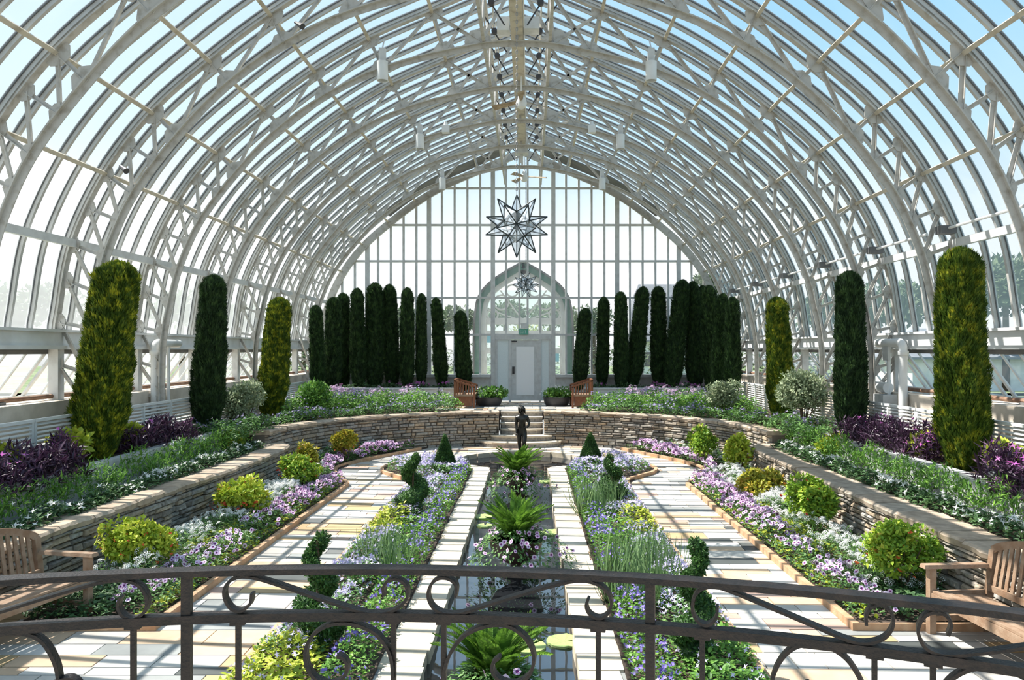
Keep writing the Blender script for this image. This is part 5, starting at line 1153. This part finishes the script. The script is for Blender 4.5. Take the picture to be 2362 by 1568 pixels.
# --- urns with ferns and petunias standing in the pool
def urn(label, X, Y, zrim, r, seed, nf=34, fl=(.5, .75), npet=75):
    t = thing('urn_planter', label, 'urn planter', (X, Y, FLOOR - .12), 0, 'fern urns standing in the pool'); h = zrim - (FLOOR - .12); rg = np.random.default_rng(seed)
    b = min(.30, h * .62)
    g = G(); g.lathe([(r * .55, 0), (r * .55, .05), (r * .22, .08), (r * .20, h - b), (r * .42, h - b + .02)], 20); g.build('pedestal', 'darkclay', t, smooth=True)
    g = G(); g.lathe([(r * .40, h - b), (r * .78, h - b * .72), (r * .98, h - b * .3), (r, h - .02), (r * 1.06, h), (r * .95, h + .01), (r * .9, h - .03)], 28); bw = g.build('bowl', 'darkclay', t, smooth=True)
    g = G(); g.lathe([(.01, h - .03), (r * .92, h - .03)], 20); g.build('potting_soil', 'soil', bw)
    a = rg.uniform(0, 2 * pi, nf); o = np.stack([np.cos(a), np.sin(a), 0 * a], -1); P = o * rg.uniform(0, .08, (nf, 1)) + np.array([0, .03, h - .02]); D = o * rg.uniform(.10, .85, (nf, 1)) + np.array([0, 0, 1.])
    g = G(); g.inst(FROND, P, D, rg.uniform(fl[0], fl[1], nf), np.array([0, 0, 1.]) - o * .3 + rdir(rg, nf) * .15); g.build('fern_fronds', 'fern', t)
    n = 2200; a = rg.uniform(0, 2 * pi, n); u = rg.uniform(0, 1, n); rr = r * (.55 + 1.30 * u) * (1 + .25 * np.sin(a * 3 + seed)); zz = h + .10 - .38 * u ** 2 + rg.uniform(-.05, .06, n)
    P = np.stack([rr * np.cos(a), rr * np.sin(a), zz], -1); d = np.stack([np.cos(a), np.sin(a), .3 - u], -1) + rdir(rg, n) * .6
    g = G(); g.inst(KITE, P, d, rg.uniform(.035, .06, n), np.array([0, 0, 1.]) + d * .4); g.build('trailing_leaves', 'midleaf', t)
    n = npet; a = rg.uniform(0, 2 * pi, n); a = np.where(rg.uniform(size=n) < .6, -pi / 2 + rg.normal(size=n) * 1.0, a); u = rg.uniform(.1, 1, n); rr = r * (.7 + 1.25 * u) * (1 + .2 * np.sin(a * 3 + seed)); zz = h + .13 - .36 * u ** 2 + rg.uniform(-.03, .06, n)
    P = np.stack([rr * np.cos(a), rr * np.sin(a), zz], -1); nn = np.stack([np.cos(a) * .7, np.sin(a) * .9, .6 + 0 * a], -1) + rdir(rg, n) * .35
    g = G(); g.inst(PETUNIA, P, rdir(rg, n), rg.uniform(.026, .036, n), nn); g.build('petunias', ['midleaf'] + PNK, t)['kind'] = 'stuff'
urn('dark bowl of ferns and petunias in the pool, nearest the bronze statue', PX(1194, 15.0), 15.0, -2.42, .34, 1, 60, (.52, .82), 60)
urn('dark bowl of ferns and pink petunias in the middle of the pool', PX(1190, 9.75), 9.75, -2.36, .33, 2, 70, (.45, .74), 75)
urn('fern bowl in the pool right behind the railing', PX(1140, 5.95), 5.95, -2.52, .26, 3, 60, (.42, .72), 8)
# --- lily pads
n = 26; pad = [(0, 0)] + [(cos(a), sin(a)) for a in [radians(12) + (2 * pi - radians(24)) * i / (n - 1) for i in range(n)]]
pg = G(); V = [(0, 0, 0)] + [(x, y, .02 if (i % 5 == 0) else .012) for i, (x, y) in enumerate(pad[1:])]; V += [(x, y, z - .02) for x, y, z in V]
pg.raw(V, [(0, i, i + 1) for i in range(1, n)] + [(n + 1, n + 2 + i, n + 1 + i) for i in range(n - 1)] + [(i, n + 1 + i, n + 2 + i, i + 1) for i in range(1, n)] + [(0, n + 1, n + 2, 1), (n, n + 1 + n, n + 1, 0)])
p0 = None
for i, (px, py, r, lb) in enumerate(((1301, 1478, .17, 'bright lily pad by the right pool edge, nearest the railing'), (1218, 1490, .17, 'lily pad left of the bright one, behind the railing scroll'), (1270, 1228, .19, 'lily pad against the right pool edge beside the middle urn'), (1112, 1191, .17, 'lily pad at the left pool edge behind the middle urn'), (1262, 1110, .17, 'lily pad at the right pool edge beside the far urn'), (1136, 1113, .15, 'lily pad at the left pool edge beside the far urn'), (1118, 1212, .13, 'smaller lily pad at the left pool edge, in front of the larger pad'))):
    Y = 2.79 * FPX / (py - VY); loc = (PX(px, Y), Y, FLOOR - .095)
    if p0 is None: p0 = pg.build('lily_pad', 'lily', None, loc=loc); o = p0
    else: o = p0.copy(); COL.objects.link(o); o.location = loc
    o.scale = (r, r * 1.0, 1); o.rotation_euler = (0, 0, 1.3 * i); tag(o, lb, 'lily pad', 'lily pads floating in the pool')
# --- pots by the door
for sg, sd, px in ((-1, 'left', 1128), (1, 'right', 1284)):
    X = PX(px, 25.3); t = thing('door_planter', 'low dark planter with leafy flowers on the %s of the white door' % sd, 'planter', (X, 25.3, TERR), 0, 'planters beside the door')
    g = G(); g.lathe([(.34, 0), (.40, .10), (.44, .26), (.47, .28), (.42, .29), (.40, .24)], 22); g.build('pot', 'pot', t, smooth=True)
    g = G(); g.lathe([(.01, .24), (.41, .24)], 18); g.build('potting_soil', 'soil', t)
    rg = np.random.default_rng(60 + sg); g = G(); blob_leaves(g, np.array([0, 0, .36]), (.54, .44, .30), 900, LEAF, (.07, .12), rg, 8); g.build('foliage', 'freshleaf', t)
    g = G(); m = 26; d = rdir(rg, m); d[:, 2] = np.abs(d[:, 2]); g.inst(BLOOM4, d * np.array([.54, .44, .30]) + np.array([0, 0, .36]), rdir(rg, m), np.full(m, .03), d + np.array([0, -.6, .3])); g.build('flowers', ['freshleaf', 'whitepetal'], t)
# --- outside
def tree(label, X, Y, H, R, mat, seed, n=2600):
    rg = np.random.default_rng(seed); t = thing('garden_tree', label, 'tree', (X, Y, -1.95), 0, 'trees outside the glasshouse'); g = G(); blob_leaves(g, np.array([0, 0, H - R * .75]), (R, R, R * .8), n, KITE, (R * .10, R * .19), rg, 16, lf=.42); g.build('crown', mat, t)
    g = G(); g.tube([(0, 0, -.1), (0, 0, H * .7)], .16, 8, scale=[1.2, .7]); g.build('trunk', 'bark', t)
for k, (px, Y, top, w, mt, lb) in enumerate(((-40, 30, 640, 260, 'treeleaf', 'big hazy tree outside at the left edge'), (120, 34, 650, 170, 'treeleaf', 'hazy tree seen through the left glass above the leaning golden cypress'), (420, 44, 660, 160, 'treeleaf', 'hazy tree outside between the two near left cypresses'), (560, 52, 690, 140, 'treeleaf', 'hazy tree outside behind the small golden cypress on the left'), (700, 60, 700, 110, 'treeleaf', 'hazy tree outside at the far left of the hall'),
                                            (930, 52, 706, 130, 'treeleaf', 'tree outside behind the dark cypresses left of the door'), (1060, 58, 700, 120, 'treeleaf', 'tree outside just left of the arched vestibule'), (1165, 48, 690, 110, 'treeleaf', 'tree seen through the arch above the door, left one'), (1270, 48, 690, 120, 'treeleaf', 'tree seen through the arch above the door, right one'), (1210, 40, 752, 170, 'yellowtree', 'yellow leaved bush seen through the transom windows'), (1370, 58, 706, 120, 'treeleaf', 'tree outside just right of the arched vestibule'), (1490, 60, 700, 110, 'treeleaf', 'tree outside behind the leaning dark cypress'), (1640, 50, 628, 110, 'treeleaf', 'tall tree outside above the dark cypresses on the right'),
                                            (2060, 44, 640, 190, 'treeleaf', 'hazy tree outside between the two near right cypresses'), (2320, 36, 585, 240, 'treeleaf', 'hazy tree outside at the right edge'), (1890, 54, 670, 150, 'treeleaf', 'hazy tree outside behind the dark right cypress'))):
    tree(lb, PX(px, Y), Y, ZP(top, Y) + 1.95, w / 2 * Y / FPX, mt, 700 + k)
for sg, sd in ((-1, 'left'), (1, 'right')):
    h = drift('outdoor_hedge', 'green hedge outside beyond the end wall, %s of the arch' % sd, mir([(.4, 36.5), (15, 36.5), (15, 38), (.4, 38)], sg), -1.95, 2.3, 'treeleaf', None, 801 + sg, 130, (.16, .30), KITE); del h['kind']; h['category'] = 'hedge'
def house(label, x, y, w, d_, h, rh):
    t = thing('outdoor_building', label, 'building', (x, y, -1.95)); g = G(); g.box(-w / 2, w / 2, 0, d_, 0, h); g.build('wall', 'white', t)
    g = G(); g.prism([(-w / 2 - .4, -.4), (w / 2 + .4, -.4), (w / 2 + .4, d_ + .4), (-w / 2 - .4, d_ + .4)], h, h + .1); a = w / 2 + .4
    g.raw([(-a, -.4, h + .1), (a, -.4, h + .1), (a, d_ + .4, h + .1), (-a, d_ + .4, h + .1), (-a * .6, d_ / 2, h + rh), (a * .6, d_ / 2, h + rh)], [(0, 1, 5, 4), (1, 2, 5), (2, 3, 4, 5), (3, 0, 4)]); g.build('roof', 'roofgrey', t)
    for k in (-1, 1): g = G(); g.box(k * w * .25 - .5, k * w * .25 + .5, -.05, .02, h * .4, h * .75); g.build('window', 'darkgear', t)
house('grey roofed building outside beyond the right dark cypresses', PX(1560, 46), 46, 5.5, 5, 2.4, 3.6)
house('low pale building with a grey roof outside the right glass', PX(2330, 36), 36, 9, 6, 1.5, 1.5)
# ================================================================== LIGHT, SKY, CAMERA
truss_lab = None
sun = bpy.data.lights.new('sun', 'SUN'); sun.energy = 8.2; sun.angle = radians(.42); sun.color = (1, .965, .90)
so = bpy.data.objects.new('sun', sun); COL.objects.link(so); so.location = (-10, 20, 30)
so.rotation_euler = Vector((.62, -.18, -1)).to_track_quat('-Z', 'Y').to_euler()
w = bpy.data.worlds.new('sky'); SC.world = w; w.use_nodes = True; nt = w.node_tree; nt.nodes.clear()
tc = N_(nt, 'ShaderNodeTexCoord'); sp = N_(nt, 'ShaderNodeSeparateXYZ'); nt.links.new(tc.outputs['Generated'], sp.inputs[0])
r = ramp(nt, [(0, (.42, .45, .42)), (.49, (.62, .66, .66)), (.505, (1.0, 1.0, 1.0)), (.57, (.90, .96, 1.0)), (.62, (.52, .76, .93)), (.69, (.33, .62, .87)), (.85, (.24, .54, .85)), (1, (.20, .46, .80))])
mr = N_(nt, 'ShaderNodeMapRange'); mr.inputs[1].default_value = -1; nt.links.new(sp.outputs['Z'], mr.inputs[0]); nt.links.new(mr.outputs[0], r.inputs['Fac'])
dt = N_(nt, 'ShaderNodeVectorMath', operation='DOT_PRODUCT'); sv = Vector((-.62, .18, .8)).normalized(); dt.inputs[1].default_value = sv; nt.links.new(tc.outputs['Generated'], dt.inputs[0])
m2 = N_(nt, 'ShaderNodeMapRange'); m2.inputs[1].default_value = .3; m2.inputs[2].default_value = 1.0; m2.inputs[3].default_value = 0; m2.inputs[4].default_value = .6; nt.links.new(dt.outputs['Value'], m2.inputs[0])
mx = N_(nt, 'ShaderNodeMix', data_type='RGBA'); mx.inputs['B'].default_value = (1.0, 1.0, 1.0, 1); nt.links.new(m2.outputs[0], mx.inputs['Factor']); nt.links.new(r.outputs['Color'], mx.inputs['A'])
bg = N_(nt, 'ShaderNodeBackground'); bg.inputs['Strength'].default_value = .90; nt.links.new(mx.outputs['Result'], bg.inputs['Color'])
wo = N_(nt, 'ShaderNodeOutputWorld'); nt.links.new(bg.outputs[0], wo.inputs[0])
cam = bpy.data.cameras.new('camera'); co = bpy.data.objects.new('camera', cam); COL.objects.link(co)
co.location = (CX, 0, 0); co.rotation_euler = (pi / 2, 0, 0)
cam.sensor_width = 36; cam.lens = 36 * FPX / 2362; cam.shift_x = -(VX - 1181) / 2362; cam.shift_y = (VY - 784) / 2362; cam.clip_start = .05; cam.clip_end = 300
SC.camera = co
SC.view_settings.view_transform = 'Standard'; SC.view_settings.look = 'None'; SC.view_settings.gamma = 1; SC.view_settings.use_curve_mapping = False
SC.view_settings.exposure = 0.4
SC.cycles.max_bounces = 5; SC.cycles.transparent_max_bounces = 12; SC.cycles.diffuse_bounces = 3; SC.cycles.glossy_bounces = 3; SC.cycles.transmission_bounces = 4
SC.cycles.adaptive_threshold = .03; SC.cycles.sample_clamp_indirect = 6; SC.cycles.caustics_reflective = False; SC.cycles.caustics_refractive = False
